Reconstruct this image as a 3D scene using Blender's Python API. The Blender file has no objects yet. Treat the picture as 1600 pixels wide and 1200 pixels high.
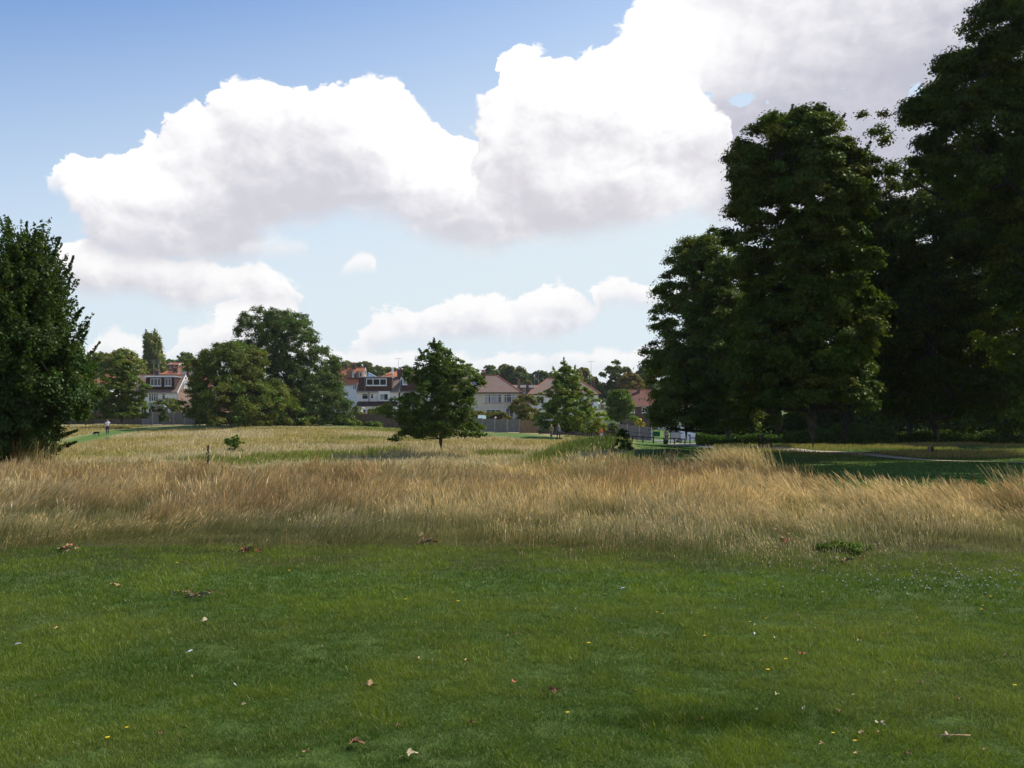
import bpy, bmesh, math, random
import numpy as np
from mathutils import Vector, Matrix

SC = bpy.context.scene
COL = SC.collection
R = math.radians

# ---------------------------------------------------------------- camera
CAM_H = 1.6
FPX = 1570.0                     # focal length in pixels of the 1600 wide photograph
PITCH = math.atan(60 / FPX)
cam_data = bpy.data.cameras.new('camera')
cam_data.sensor_width = 36
cam_data.lens = 36 * FPX / 1600
cam_data.clip_start = 0.1
cam_data.clip_end = 6000
cam = bpy.data.objects.new('camera', cam_data)
COL.objects.link(cam)
cam.location = (0, 0, CAM_H)
cam.rotation_euler = (math.pi / 2 + PITCH, 0, 0)
SC.camera = cam

# ---------------------------------------------------------------- light and exposure
SUN_AZ = R(60)                   # to the right of the view direction (+Y), i.e. towards +X
SUN_EL = R(47)
SC.view_settings.view_transform = 'Standard'
SC.view_settings.look = 'None'
SC.view_settings.exposure = 0.0
SC.view_settings.gamma = 1.0
SC.render.engine = 'CYCLES'
SC.cycles.max_bounces = 6
SC.cycles.diffuse_bounces = 3
SC.cycles.transmission_bounces = 4
SC.cycles.transparent_max_bounces = 8
SC.cycles.use_denoising = True
SC.cycles.sample_clamp_indirect = 3.0
SC.cycles.caustics_reflective = False
SC.cycles.caustics_refractive = False
sun_data = bpy.data.lights.new('sun', 'SUN')
sun_data.energy = 5.0
sun_data.angle = R(0.5)
sun_data.color = (1.0, 0.95, 0.86)
sun = bpy.data.objects.new('sun', sun_data)
COL.objects.link(sun)
sd = Vector((math.sin(SUN_AZ) * math.cos(SUN_EL), math.cos(SUN_AZ) * math.cos(SUN_EL), math.sin(SUN_EL)))
sun.rotation_euler = sd.to_track_quat('Z', 'Y').to_euler()
sun.location = (40, 40, 60)

# ---------------------------------------------------------------- node helpers
class S:
    """a shader-node socket with arithmetic"""
    def __init__(s, nt, sock): s.nt, s.s = nt, sock
    def _m(s, op, *a, clamp=False):
        n = s.nt.nodes.new('ShaderNodeMath'); n.operation = op; n.use_clamp = clamp
        for i, v in enumerate((s,) + a):
            if isinstance(v, S): s.nt.links.new(v.s, n.inputs[i])
            else: n.inputs[i].default_value = v
        return S(s.nt, n.outputs[0])
    def __add__(s, o): return s._m('ADD', o)
    __radd__ = __add__
    def __sub__(s, o): return s._m('SUBTRACT', o)
    def __rsub__(s, o): return (s * -1.0) + o
    def __mul__(s, o): return s._m('MULTIPLY', o)
    __rmul__ = __mul__
    def __truediv__(s, o): return s._m('DIVIDE', o)
    def max(s, o): return s._m('MAXIMUM', o)
    def min(s, o): return s._m('MINIMUM', o)
    def clamp(s): return s._m('ADD', 0.0, clamp=True)
    def pow(s, o): return s._m('POWER', o)
    def exp(s): return s._m('EXPONENT')
    def sstep(s, a, b):
        n = s.nt.nodes.new('ShaderNodeMapRange'); n.interpolation_type = 'SMOOTHSTEP'
        s.nt.links.new(s.s, n.inputs[0]); n.inputs[1].default_value = a; n.inputs[2].default_value = b
        return S(s.nt, n.outputs[0])

def combine(nt, x, y, z=0.0):
    n = nt.nodes.new('ShaderNodeCombineXYZ')
    for i, v in enumerate((x, y, z)):
        if isinstance(v, S): nt.links.new(v.s, n.inputs[i])
        else: n.inputs[i].default_value = v
    return S(nt, n.outputs[0])

def noise(nt, vec, scale, detail=4, rough=0.55, dist=0.0, dims='3D', out='Fac'):
    n = nt.nodes.new('ShaderNodeTexNoise'); n.noise_dimensions = dims
    if vec is not None: nt.links.new(vec.s, n.inputs['Vector'])
    n.inputs['Scale'].default_value = scale; n.inputs['Detail'].default_value = detail
    n.inputs['Roughness'].default_value = rough; n.inputs['Distortion'].default_value = dist
    return S(nt, n.outputs[out])

def mixc(nt, fac, a, b):
    n = nt.nodes.new('ShaderNodeMix'); n.data_type = 'RGBA'
    for i, v in ((0, fac), (6, a), (7, b)):
        if isinstance(v, S): nt.links.new(v.s, n.inputs[i])
        elif i == 0: n.inputs[i].default_value = v
        else: n.inputs[i].default_value = (*v, 1) if len(v) == 3 else v
    return S(nt, n.outputs[2])

# ---------------------------------------------------------------- sky
world = bpy.data.worlds.new('World')
SC.world = world
world.use_nodes = True
nt = world.node_tree
nt.nodes.clear()
world.cycles.sampling_method = 'MANUAL'
world.cycles.sample_map_resolution = 512
wout = nt.nodes.new('ShaderNodeOutputWorld')
bg = nt.nodes.new('ShaderNodeBackground')
nt.links.new(bg.outputs[0], wout.inputs[0])
SKY = 0.1
bg.inputs[1].default_value = SKY
sky = nt.nodes.new('ShaderNodeTexSky')
sky.sky_type = 'NISHITA'; sky.sun_disc = False
sky.sun_elevation = SUN_EL; sky.sun_rotation = SUN_AZ
sky.air_density = 1.0; sky.dust_density = 0.8; sky.ozone_density = 1.6
tc = nt.nodes.new('ShaderNodeTexCoord')
sep = nt.nodes.new('ShaderNodeSeparateXYZ')
nt.links.new(tc.outputs['Generated'], sep.inputs[0])
X, Y, Z = (S(nt, sep.outputs[i]) for i in range(3))
hyp = (X * X + Y * Y).pow(0.5).max(1e-4)
U = X._m('ARCTAN2', Y) * FPX
V = (Z / hyp) * FPX

def uv(px, py):                  # direction of a photograph pixel as azimuth and slope
    a, b = (px - 800) / FPX, (600 - py) / FPX
    y = math.cos(PITCH) - b * math.sin(PITCH); z = math.sin(PITCH) + b * math.cos(PITCH)
    return math.atan2(a, y) * FPX, z / math.hypot(a, y) * FPX

def curve(pts, deflt=None):
    """height of a cloud edge as a curve over azimuth; pts are photograph pixels"""
    n = nt.nodes.new('ShaderNodeFloatCurve')
    q = sorted(((uv(x, y)[0] + 1000) / 2000, (uv(x, y)[1] + 200) / 1200) for x, y in pts)
    c = n.mapping.curves[0]
    while len(c.points) < len(q): c.points.new(0.5, 0.5)
    for p, (a, b) in zip(c.points, q):
        p.location = (min(max(a, 0), 1), min(max(b, 0), 1)); p.handle_type = 'AUTO'
    n.mapping.update()
    nt.links.new(((UW + 1000) / 2000).s, n.inputs['Value'])
    return S(nt, n.outputs[0]) * 1200 - 200

def puffs(du, dv):
    """billowing texture of the clouds"""
    u, v = U + du, V * 1.2 + dv
    w = combine(nt, u, v)
    wa = noise(nt, w, 1 / 55, 2, 0.5, dims='2D', out='Color')
    wn = nt.nodes.new('ShaderNodeVectorMath'); wn.operation = 'MULTIPLY_ADD'
    nt.links.new(wa.s, wn.inputs[0]); wn.inputs[1].default_value = (46, 46, 0)
    nt.links.new(w.s, wn.inputs[2])
    w2 = S(nt, wn.outputs[0])
    tot = None
    for sc, amp in ((1 / 105, 0.50), (1 / 40, 0.30)):
        vo = nt.nodes.new('ShaderNodeTexVoronoi'); vo.feature = 'SMOOTH_F1'; vo.voronoi_dimensions = '2D'
        nt.links.new(w2.s, vo.inputs['Vector']); vo.inputs['Scale'].default_value = sc
        vo.inputs['Smoothness'].default_value = 0.35
        t = (0.62 - S(nt, vo.outputs['Distance'])) * (2 * amp)
        tot = t if tot is None else tot + t
    f = (noise(nt, w2, 1 / 24, 8, 0.66, 0.3, '2D') - 0.5) * 1.15
    return tot + f                                      # about -0.6 .. 0.9

P0 = puffs(0.0, 0.0)
P1 = puffs(13.0, 17.0)           # towards the sun: upper right
def swell(du, dv):
    return noise(nt, combine(nt, U + du, (V + dv) * 1.25), 1 / 85, 3, 0.5, 0.4, '2D')
SW0 = swell(0, 0) - 0.5
UW = U + P0 * 14.0 + SW0 * 60.0
REL = (P0 - P1)                  # > 0 where the surface faces the sun
SWELL = swell(0, 0) - swell(26, 34)
BIG = noise(nt, combine(nt, U, V * 1.6), 1 / 210, 4, 0.5, 0.3, '2D') - 0.5

vm = nt.nodes.new('ShaderNodeVectorMath'); vm.operation = 'MULTIPLY'
nt.links.new(sky.outputs[0], vm.inputs[0]); vm.inputs[1].default_value = (0.74, 1.16, 1.62)
blue = S(nt, vm.outputs[0])
# the summer sky: Nishita blue, paled towards the horizon by high thin haze
hz = 1.0 - (V - U.max(-900.0).min(200.0) * 0.25).sstep(200, 970)
acc = mixc(nt, (hz * 0.96 + 0.02).clamp(), blue, tuple(c / SKY for c in (0.75, 0.85, 0.91)))

def blob(px, py, rx, ry):
    u, v = uv(px, py)
    a = (U - u) / rx; b = (V - v) / ry
    return ((a * a + b * b) * -1.0).exp()

def layer(T, B, wT=14, wB=40, aT=34, aB=26, white=1.11, grey=(0.66, 0.655, 0.72), dark=(), light=(), top=0.55, opac=1.0, rel=0.55, bias=0.0, relief=1.0, holes=()):
    global acc
    t, b = curve(T), curve(B)
    dT = (t - V) + P0 * aT
    dB = (V - b) + (P0 * 0.6 + BIG * 1.2) * aB
    a = dT.sstep(0, wT) * dB.sstep(-wB * 0.4, wB)
    a = a * (t - b).sstep(0, 25)
    for (px, py, rx, ry) in holes: a = a * (1.0 - (blob(px, py, rx * 1.5, ry * 1.6) - P0 * 0.75 - 0.22).sstep(0.0, 0.22))
    h = ((V - b) / (t - b).max(20.0)).clamp()
    edge = dT * (-1 / 60.0)
    rim = edge.min(0.0).exp()                         # 1 at the upper edge, 0 deep inside
    L = 0.12 + h.sstep(0.0, 0.9) * top + rim * 0.30 + (REL * (rel * 0.8) + SWELL * 0.6) * relief + BIG * 0.5 + bias
    for (px, py, rx, ry, k) in dark: L = L - blob(px, py, rx, ry) * (k * 0.7)
    for (px, py, rx, ry, k) in light: L = L + blob(px, py, rx, ry) * k
    L = L.sstep(-0.35, 1.24)
    c = mixc(nt, L, tuple(x / SKY for x in grey), tuple(x * white / SKY for x in (1.0, 0.99, 0.985)))
    acc = mixc(nt, (a * opac).clamp(), acc, c)

NO = 700   # a contour below the horizon: no cloud here
# far flat banks above the horizon
layer([(-100, 560), (200, 545), (420, 560), (560, 535), (700, 545), (900, 545), (1100, 540), (1700, 520)],
      [(-100, 650), (1700, 650)], aT=30, wT=60, white=0.96, grey=(0.74, 0.77, 0.83), top=0.3, opac=0.6, rel=0.6, bias=0.15)
# small heaps of cumulus along the skyline, left and centre
layer([(140, 560), (150, 535), (175, 515), (205, 525), (240, 540), (262, 548), (280, 520), (310, 500), (345, 490), (375, 500), (400, 520), (480, 520), (505, 545), (560, 552), (620, 548), (700, 552), (800, 556), (870, 545), (930, 550), (1010, 540), (1700, 520)],
      [(140, 562), (200, 566), (300, 572), (400, 580), (600, 580), (1000, 580), (1700, 570)],
      wT=14, wB=30, aT=22, aB=12, white=1.0, grey=(0.72, 0.74, 0.80), top=0.6, opac=0.9, bias=0.25)
# row of cumulus low in the middle
layer([(300, 560), (345, 500), (380, 470), (440, 460), (480, 505), (505, 560), (530, 548), (560, 520), (610, 490), (660, 480), (712, 462), (760, 468), (815, 470), (868, 440), (905, 455), (925, 478), (938, 448), (975, 440), (1040, 450), (1100, 452), (1200, 460), (1330, 470), (1500, 450)],
      [(300, 545), (400, 540), (480, 540), (560, 552), (640, 535), (750, 532), (860, 535), (925, 512), (945, 482), (1020, 490), (1200, 520), (1500, 540)],
      wT=9, wB=26, aT=26, aB=14, white=1.03, grey=(0.66, 0.67, 0.75), top=0.55, rel=0.6, opac=0.95, bias=0.12,
      light=[(868, 460, 30, 20, .4), (730, 480, 40, 20, .2), (340, 500, 60, 40, .3)], dark=[(740, 520, 120, 20, .25)])
# lower left bank
layer([(60, NO), (95, 440), (110, 392), (150, 380), (190, 395), (260, 405), (340, 412), (410, 418), (455, 438), (476, 470), (495, NO)],
      [(60, 500), (95, 430), (130, 462), (200, 468), (300, 486), (380, 476), (440, 480), (495, 470)],
      wT=12, wB=26, aT=20, aB=14, white=1.04, top=0.5, bias=0.12, dark=[(200, 445, 120, 18, .35), (330, 478, 120, 14, .3)])
# single small puff
layer([(520, NO), (538, 408), (565, 392), (592, 402), (605, NO)], [(520, 430), (565, 424), (610, 430)], wT=12, wB=16, aT=10, aB=8, white=1.01, grey=(.8, .8, .86), opac=0.85, bias=.3)
# great grey cloud at the upper right
layer([(905, NO), (930, 118), (950, 62), (985, 18), (1020, -30), (1080, -80), (1200, -160), (1400, -200), (1700, -200)],
      [(905, 160), (960, 200), (1060, 270), (1100, 330), (1200, 365), (1330, 370), (1500, 380), (1700, 380)],
      holes=[(1156, 155, 13, 7), (1104, 150, 11, 6), (1078, 131, 7, 9)],
      wT=16, wB=30, aT=34, aB=26, white=1.10, grey=(0.54, 0.54, 0.635), top=0.30, rel=0.35, bias=0.06, relief=0.8,
      light=[(1010, 60, 110, 80, .9), (1180, 50, 120, 70, .12), (1060, 170, 70, 60, .2), (1330, 240, 60, 40, 0.1)],
      dark=[(1450, 120, 170, 130, .35), (1420, 180, 230, 110, .3), (1300, 230, 100, 80, .3), (1150, 215, 110, 55, .5), (1560, 60, 150, 130, .2), (1400, 20, 60, 60, -.1)])
# main cloud, left
layer([(60, NO), (84, 285), (96, 262), (135, 248), (172, 238), (205, 244), (232, 222), (262, 205), (300, 188), (345, 152), (375, 138), (430, 134), (490, 134), (560, 120), (598, 128), (640, 154), (672, 186), (705, 208), (725, 225), (800, 215), (850, NO)],
      [(60, 300), (90, 290), (118, 335), (148, 392), (200, 412), (270, 418), (350, 412), (395, 398), (440, 358), (500, 352), (560, 340), (620, 350), (670, 382), (720, 388), (780, 388), (830, 376), (850, 370)],
      wT=8, wB=30, aT=34, aB=24, white=1.13, grey=(0.66, 0.655, 0.72), top=0.50, rel=0.5, bias=-0.06,
      dark=[(330, 365, 150, 42, .42), (440, 260, 150, 70, .42), (520, 320, 90, 35, .25), (740, 360, 90, 25, .3), (300, 235, 50, 40, .1)],
      light=[(190, 290, 80, 50, .45), (560, 165, 110, 45, .35), (650, 250, 80, 60, .5), (270, 310, 60, 30, .25), (410, 155, 60, 30, .2)])
# wisp under the left cloud
layer([(330, NO), (370, 385), (430, 372), (480, 375), (505, NO)], [(330, 400), (420, 402), (510, 392)], wT=26, wB=26, aT=12, aB=10, white=0.98, opac=0.75, bias=.25)
# centre cloud
layer([(705, NO), (728, 152), (748, 145), (770, 150), (792, 138), (797, 92), (815, 82), (850, 78), (890, 84), (930, 72), (985, 62), (1040, 82), (1075, 120), (1105, 160), (1150, 200), (1180, NO)],
      [(705, 170), (728, 160), (745, 235), (765, 330), (810, 372), (880, 378), (960, 372), (1040, 352), (1100, 330), (1150, 290), (1180, 250)],
      wT=8, wB=34, aT=32, aB=24, white=1.15, grey=(0.66, 0.645, 0.70), top=0.45, rel=0.42, bias=0.10,
      dark=[(800, 290, 60, 50, .38), (890, 355, 110, 26, .65), (960, 310, 80, 22, .25), (850, 200, 70, 60, .12), (1080, 235, 50, 40, .35), (1130, 215, 50, 40, .4)],
      light=[(1040, 170, 60, 60, .4), (900, 130, 120, 50, .3), (1060, 300, 60, 30, .35), (930, 275, 90, 20, .3)])
nt.links.new(acc.s, bg.inputs[0])

# ================================================================ placing helpers
def at(px, py, Y):
    """world point that lies Y metres ahead in the direction of a photograph pixel"""
    a, b = (px - 800) / FPX, (600 - py) / FPX
    d = (a, math.cos(PITCH) - b * math.sin(PITCH), math.sin(PITCH) + b * math.cos(PITCH))
    k = Y / d[1]
    return Vector((d[0] * k, Y, CAM_H + d[2] * k))

def xat(px, Y): return at(px, 660, Y).x

YS = [-1000, 0, 28, 40, 55, 68, 90, 110, 122, 141, 150, 175, 250, 400, 700, 4000]
SS = [-0.40, -0.20, 0.0, 0.10, 0.17, 0.30]
HH = [[0, 0, 0, -.6, -.9, -.85, -.45, 0.0, .5, 1.05, 1.25, 1.6, 5.0, 12, 16, 16],
      [0, 0, 0, -.8, -1.2, -.75, 0.0, .6, .95, 1.2, 1.25, 1.5, 4.5, 11, 15, 15],
      [0, 0, 0, -.8, -1.2, -.75, -.25, .0, .05, .12, .25, 1.0, 4.0, 10, 14, 14],
      [0, 0, 0, -.3, -.55, -.45, -.4, -.4, -.5, -.6, -.5, .2, 3.0, 9, 13, 13],
      [0, 0, 0, 0, -.05, -.15, -.45, -.8, -.95, -1.1, -1.05, -.6, 2.0, 8, 12, 12],
      [0, 0, 0, 0, 0, -.05, -.2, -.4, -.4, -.4, -.3, 0, 1.0, 5, 9, 9]]
def H(x, y):
    x = np.asarray(x, float); y = np.asarray(y, float)
    s = np.clip(x / np.maximum(y, 20.0), -0.6, 0.6)
    cols = [np.interp(y, YS, h) for h in HH]
    # smooth the breaks a little by averaging along y
    cols = [(c * 2 + np.interp(y - 5, YS, h) + np.interp(y + 5, YS, h)) / 4 for c, h in zip(cols, HH)]
    out = np.zeros(np.broadcast(x, y).shape)
    s = np.broadcast_to(s, out.shape)
    for i in range(len(SS) - 1):
        m = (s >= SS[i]) & (s < SS[i + 1])
        t = (s - SS[i]) / (SS[i + 1] - SS[i]); t = t * t * (3 - 2 * t)
        out = np.where(m, cols[i] * (1 - t) + cols[i + 1] * t, out)
    out = np.where(s < SS[0], cols[0], out); out = np.where(s >= SS[-1], cols[-1], out)
    k = np.clip(y / 20, 0, 1)
    out = out + 0.9 * np.exp(-((x - 5.6) / 3.4) ** 2 - ((y - 62) / 6.0) ** 2)
    out = out + 0.045 * k * (np.sin(x * .37 + y * .21) + np.sin(x * .19 - y * .43 + 1.3))
    return out
def h1(x, y): return float(H(np.array([x]), np.array([y]))[0])

def gp(px, py):
    """ground point seen at a pixel of the flat foreground"""
    d = at(px, py, 1.0) - Vector((0, 0, CAM_H))
    k = -CAM_H / d.z
    return Vector((d.x * k, d.y * k, 0))

rng = np.random.default_rng(7)

# value noise in numpy for patchy colours and densities
_lat = np.random.default_rng(3).random((256, 256))
def vnoise(x, y):
    xi = np.floor(x).astype(int); yi = np.floor(y).astype(int)
    fx = x - xi; fy = y - yi; fx = fx * fx * (3 - 2 * fx); fy = fy * fy * (3 - 2 * fy)
    g = lambda a, b: _lat[a & 255, b & 255]
    return (g(xi, yi) * (1 - fx) + g(xi + 1, yi) * fx) * (1 - fy) + (g(xi, yi + 1) * (1 - fx) + g(xi + 1, yi + 1) * fx) * fy
def fb(x, y, o=3):
    t = 0; a = 0.5; n = 0
    for i in range(o):
        t = t + a * vnoise(x * 2 ** i + 17.3 * i, y * 2 ** i + 5.1 * i); n += a; a *= 0.55
    return t / n

# ================================================================ mesh helpers
def npmesh(name, V, F, mat, parent=None, col=None, smooth=False, mats=None):
    """V: n x 3, F: k x m faces (or a list of such arrays), col: n x 3 vertex tint"""
    Fs = F if isinstance(F, list) else [F]
    Fs = [f for f in Fs if len(f)]
    me = bpy.data.meshes.new(name)
    V = np.ascontiguousarray(V, dtype=np.float32)
    me.vertices.add(len(V)); me.vertices.foreach_set('co', V.ravel())
    loops = np.concatenate([f.ravel() for f in Fs]).astype(np.int32)
    sizes = np.concatenate([np.full(len(f), f.shape[1], np.int32) for f in Fs])
    starts = np.concatenate([[0], np.cumsum(sizes)[:-1]]).astype(np.int32)
    me.loops.add(len(loops)); me.loops.foreach_set('vertex_index', loops)
    me.polygons.add(len(sizes)); me.polygons.foreach_set('loop_start', starts)
    if smooth: me.polygons.foreach_set('use_smooth', np.ones(len(sizes), bool))
    me.update(calc_edges=True)
    if col is not None:
        ca = me.color_attributes.new('tint', 'FLOAT_COLOR', 'POINT')
        c4 = np.ones((len(V), 4), np.float32); c4[:, :3] = col
        ca.data.foreach_set('color', c4.ravel())
    me.materials.append(mat)
    o = bpy.data.objects.new(name, me); COL.objects.link(o)
    if parent is not None: o.parent = parent
    return o

class MB:
    """collects boxes, prisms and tubes into one mesh"""
    def __init__(s): s.v = []; s.f = []
    def poly(s, pts, faces):
        k = len(s.v); s.v += [tuple(p) for p in pts]; s.f += [tuple(i + k for i in f) for f in faces]; return s
    def box(s, x0, x1, y0, y1, z0, z1):
        return s.poly([(x0, y0, z0), (x1, y0, z0), (x1, y1, z0), (x0, y1, z0), (x0, y0, z1), (x1, y0, z1), (x1, y1, z1), (x0, y1, z1)],
                      [(3, 2, 1, 0), (4, 5, 6, 7), (0, 1, 5, 4), (1, 2, 6, 5), (2, 3, 7, 6), (3, 0, 4, 7)])
    def tube(s, pts, rad, n=6, cap=True):
        pts = [Vector(p) for p in pts]; rings = []
        for i, p in enumerate(pts):
            d = (pts[min(i + 1, len(pts) - 1)] - pts[max(i - 1, 0)]).normalized()
            u = d.orthogonal().normalized() if abs(d.z) < 0.9 else (Vector((1, 0, 0)) - d * d.x).normalized()
            if abs(d.z) < 0.9: u = Vector((0, 0, 1)).cross(d).normalized()
            w = d.cross(u); r = rad[i] if hasattr(rad, '__len__') else rad
            k = len(s.v); rings.append(k)
            for j in range(n):
                a = 2 * math.pi * j / n
                q = p + (u * math.cos(a) + w * math.sin(a)) * r
                s.v.append(tuple(q))
        for a, b in zip(rings, rings[1:]):
            for j in range(n): s.f.append((a + j, a + (j + 1) % n, b + (j + 1) % n, b + j))
        if cap:
            s.f.append(tuple(rings[0] + j for j in range(n))[::-1]); s.f.append(tuple(rings[-1] + j for j in range(n)))
        return s
    def ball(s, c, rx, ry=None, rz=None, nu=8, nv=5):
        ry = ry or rx; rz = rz or rx; k = len(s.v)
        s.v.append((c[0], c[1], c[2] - rz))
        for i in range(1, nv):
            t = math.pi * i / nv
            for j in range(nu):
                a = 2 * math.pi * j / nu
                s.v.append((c[0] + rx * math.sin(t) * math.cos(a), c[1] + ry * math.sin(t) * math.sin(a), c[2] - rz * math.cos(t)))
        s.v.append((c[0], c[1], c[2] + rz)); e = len(s.v) - 1
        for j in range(nu):
            s.f.append((k, k + 1 + (j + 1) % nu, k + 1 + j))
            s.f.append((e, e - nu + j, e - nu + (j + 1) % nu))
        for i in range(nv - 2):
            a = k + 1 + i * nu
            for j in range(nu): s.f.append((a + j, a + (j + 1) % nu, a + nu + (j + 1) % nu, a + nu + j))
        return s
    def build(s, name, mat, parent=None, smooth=False):
        me = bpy.data.meshes.new(name)
        me.from_pydata(s.v, [], s.f); me.update()
        if smooth: me.polygons.foreach_set('use_smooth', [True] * len(me.polygons))
        me.materials.append(mat)
        o = bpy.data.objects.new(name, me); COL.objects.link(o)
        if parent is not None: o.parent = parent
        return o

def tag(o, label=None, cat=None, group=None, kind=None):
    if label: o['label'] = label
    if cat: o['category'] = cat
    if group: o['group'] = group
    if kind: o['kind'] = kind
    return o

def empty(name, loc, label, cat, group=None, rz=0.0):
    o = bpy.data.objects.new(name, None); COL.objects.link(o)
    o.location = loc; o.rotation_euler = (0, 0, rz); o.empty_display_size = 0.3
    return tag(o, label, cat, group)

def dup(root, loc, rz=None, label=None, scale=None):
    def cp(o, parent):
        c = o.copy(); COL.objects.link(c)
        if parent is not None: c.parent = parent
        for ch in list(o.children): cp(ch, c)
        return c
    r = cp(root, None); r.location = loc
    if rz is not None: r.rotation_euler = (r.rotation_euler[0], r.rotation_euler[1], rz)
    if label: r['label'] = label
    if scale: r.scale = (scale,) * 3
    return r

# ================================================================ materials
def mat(name, rough=0.7, spec=0.3):
    m = bpy.data.materials.new(name); m.use_nodes = True
    p = m.node_tree.nodes['Principled BSDF']
    p.inputs['Roughness'].default_value = rough
    p.inputs['Specular IOR Level'].default_value = spec
    return m, m.node_tree, p

def objvec(nt, sx=1, sy=1, sz=1, world=False):
    if world:
        n = nt.nodes.new('ShaderNodeNewGeometry'); v = n.outputs['Position']
    else:
        n = nt.nodes.new('ShaderNodeTexCoord'); v = n.outputs['Object']
    m = nt.nodes.new('ShaderNodeMapping'); nt.links.new(v, m.inputs[0]); m.inputs['Scale'].default_value = (sx, sy, sz)
    return S(nt, m.outputs[0])

def bump(nt, p, h, strength=0.4, dist=0.02):
    b = nt.nodes.new('ShaderNodeBump'); b.inputs['Strength'].default_value = strength; b.inputs['Distance'].default_value = dist
    nt.links.new(h.s, b.inputs['Height']); nt.links.new(b.outputs[0], p.inputs['Normal'])

def simple(name, c, rough=0.7, var=0.15, scale=3.0, spec=0.3, metal=0.0):
    """painted or plain surface with dirt and unevenness"""
    m, nt, p = mat(name, rough, spec)
    v = objvec(nt)
    n = noise(nt, v, scale, 5, 0.6)
    lo = tuple(x * (1 - var) for x in c); hi = tuple(min(1, x * (1 + var)) for x in c)
    nt.links.new(mixc(nt, n.sstep(0.3, 0.7), lo, hi).s, p.inputs['Base Color'])
    p.inputs['Metallic'].default_value = metal
    return m

def brick(name, c1, c2, mortar, w=0.22, h=0.075, dirt=0.2):
    m, nt, p = mat(name, 0.85, 0.2)
    tcn = nt.nodes.new('ShaderNodeTexCoord')
    sp = nt.nodes.new('ShaderNodeSeparateXYZ'); nt.links.new(tcn.outputs['Object'], sp.inputs[0])
    x, y, z = (S(nt, sp.outputs[i]) for i in range(3))
    v = combine(nt, x + y, z)
    b = nt.nodes.new('ShaderNodeTexBrick'); nt.links.new(v.s, b.inputs['Vector'])
    b.inputs['Color1'].default_value = (*c1, 1); b.inputs['Color2'].default_value = (*c2, 1); b.inputs['Mortar'].default_value = (*mortar, 1)
    b.inputs['Scale'].default_value = 1; b.inputs['Mortar Size'].default_value = 0.008
    b.inputs['Brick Width'].default_value = w; b.inputs['Row Height'].default_value = h
    n = noise(nt, objvec(nt), 1.3, 5, 0.6)
    nt.links.new(mixc(nt, n.sstep(.35, .75) * dirt * 2, S(nt, b.outputs[0]), tuple(k * 0.45 for k in c1)).s, p.inputs['Base Color'])
    return m

def tiles(name, c1, c2, stain=(0.16, 0.13, 0.09), amount=0.5, row=0.28):
    """clay or concrete roof tiles in rows down the slope, with lichen and dirt"""
    m, nt, p = mat(name, 0.85, 0.2)
    tcn = nt.nodes.new('ShaderNodeTexCoord')
    sp = nt.nodes.new('ShaderNodeSeparateXYZ'); nt.links.new(tcn.outputs['Object'], sp.inputs[0])
    x, y, z = (S(nt, sp.outputs[i]) for i in range(3))
    b = nt.nodes.new('ShaderNodeTexBrick'); nt.links.new(combine(nt, x + y * 0.9, z * 1.25).s, b.inputs['Vector'])
    b.inputs['Color1'].default_value = (*c1, 1); b.inputs['Color2'].default_value = (*c2, 1)
    b.inputs['Mortar'].default_value = (*(k * 0.5 for k in c1), 1)
    b.inputs['Scale'].default_value = 1; b.inputs['Mortar Size'].default_value = 0.015
    b.inputs['Brick Width'].default_value = 0.26; b.inputs['Row Height'].default_value = row
    n = noise(nt, objvec(nt), 0.9, 6, 0.62)
    nt.links.new(mixc(nt, n.sstep(.42, .72) * amount, S(nt, b.outputs[0]), stain).s, p.inputs['Base Color'])
    return m

M = {}
M['white_wall'] = simple('white_render', (0.78, 0.77, 0.75), 0.85, 0.08, 1.2)
M['cream_wall'] = simple('cream_render', (0.64, 0.58, 0.48), 0.9, 0.10, 1.0)
M['white'] = simple('white_paint', (0.80, 0.80, 0.79), 0.45, 0.04, 4)
M['grey_paint'] = simple('grey_paint', (0.30, 0.31, 0.32), 0.5, 0.1, 3)
M['red_sill'] = simple('red_sill_tiles', (0.30, 0.10, 0.07), 0.7, 0.2, 5)
M['dark_hang'] = tiles('dark_hung_tiles', (0.060, 0.030, 0.026), (0.075, 0.036, 0.03), (0.03, 0.02, 0.02), 0.5)
M['brown_hang'] = tiles('brown_hung_tiles', (0.085, 0.045, 0.038), (0.10, 0.052, 0.042), (0.05, 0.035, 0.03), 0.5)
M['roof_brown'] = tiles('brown_roof_tiles', (0.24, 0.155, 0.115), (0.30, 0.19, 0.135), (0.20, 0.175, 0.15), 0.8)
M['roof_red'] = tiles('red_roof_tiles', (0.33, 0.11, 0.06), (0.40, 0.14, 0.075), (0.20, 0.10, 0.07), 0.6)
M['roof_orange'] = tiles('orange_roof_tiles', (0.48, 0.17, 0.08), (0.55, 0.21, 0.10), (0.30, 0.15, 0.09), 0.4)
M['roof_grey'] = tiles('grey_roof_tiles', (0.17, 0.15, 0.14), (0.21, 0.18, 0.16), (0.12, 0.11, 0.10), 0.6)
M['roof_dull'] = tiles('dull_red_roof_tiles', (0.20, 0.08, 0.055), (0.24, 0.10, 0.065), (0.13, 0.08, 0.06), 0.6)
M['ridge'] = simple('red_ridge_tiles', (0.42, 0.15, 0.08), 0.8, 0.2, 6)
M['brick'] = brick('red_brick', (0.32, 0.13, 0.08), (0.24, 0.09, 0.06), (0.3, 0.27, 0.22))
M['brick_dark'] = brick('dark_brick', (0.13, 0.065, 0.05), (0.10, 0.05, 0.04), (0.16, 0.14, 0.12))
M['brick_brown'] = brick('brown_brick', (0.27, 0.16, 0.11), (0.22, 0.13, 0.09), (0.28, 0.25, 0.2))
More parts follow.
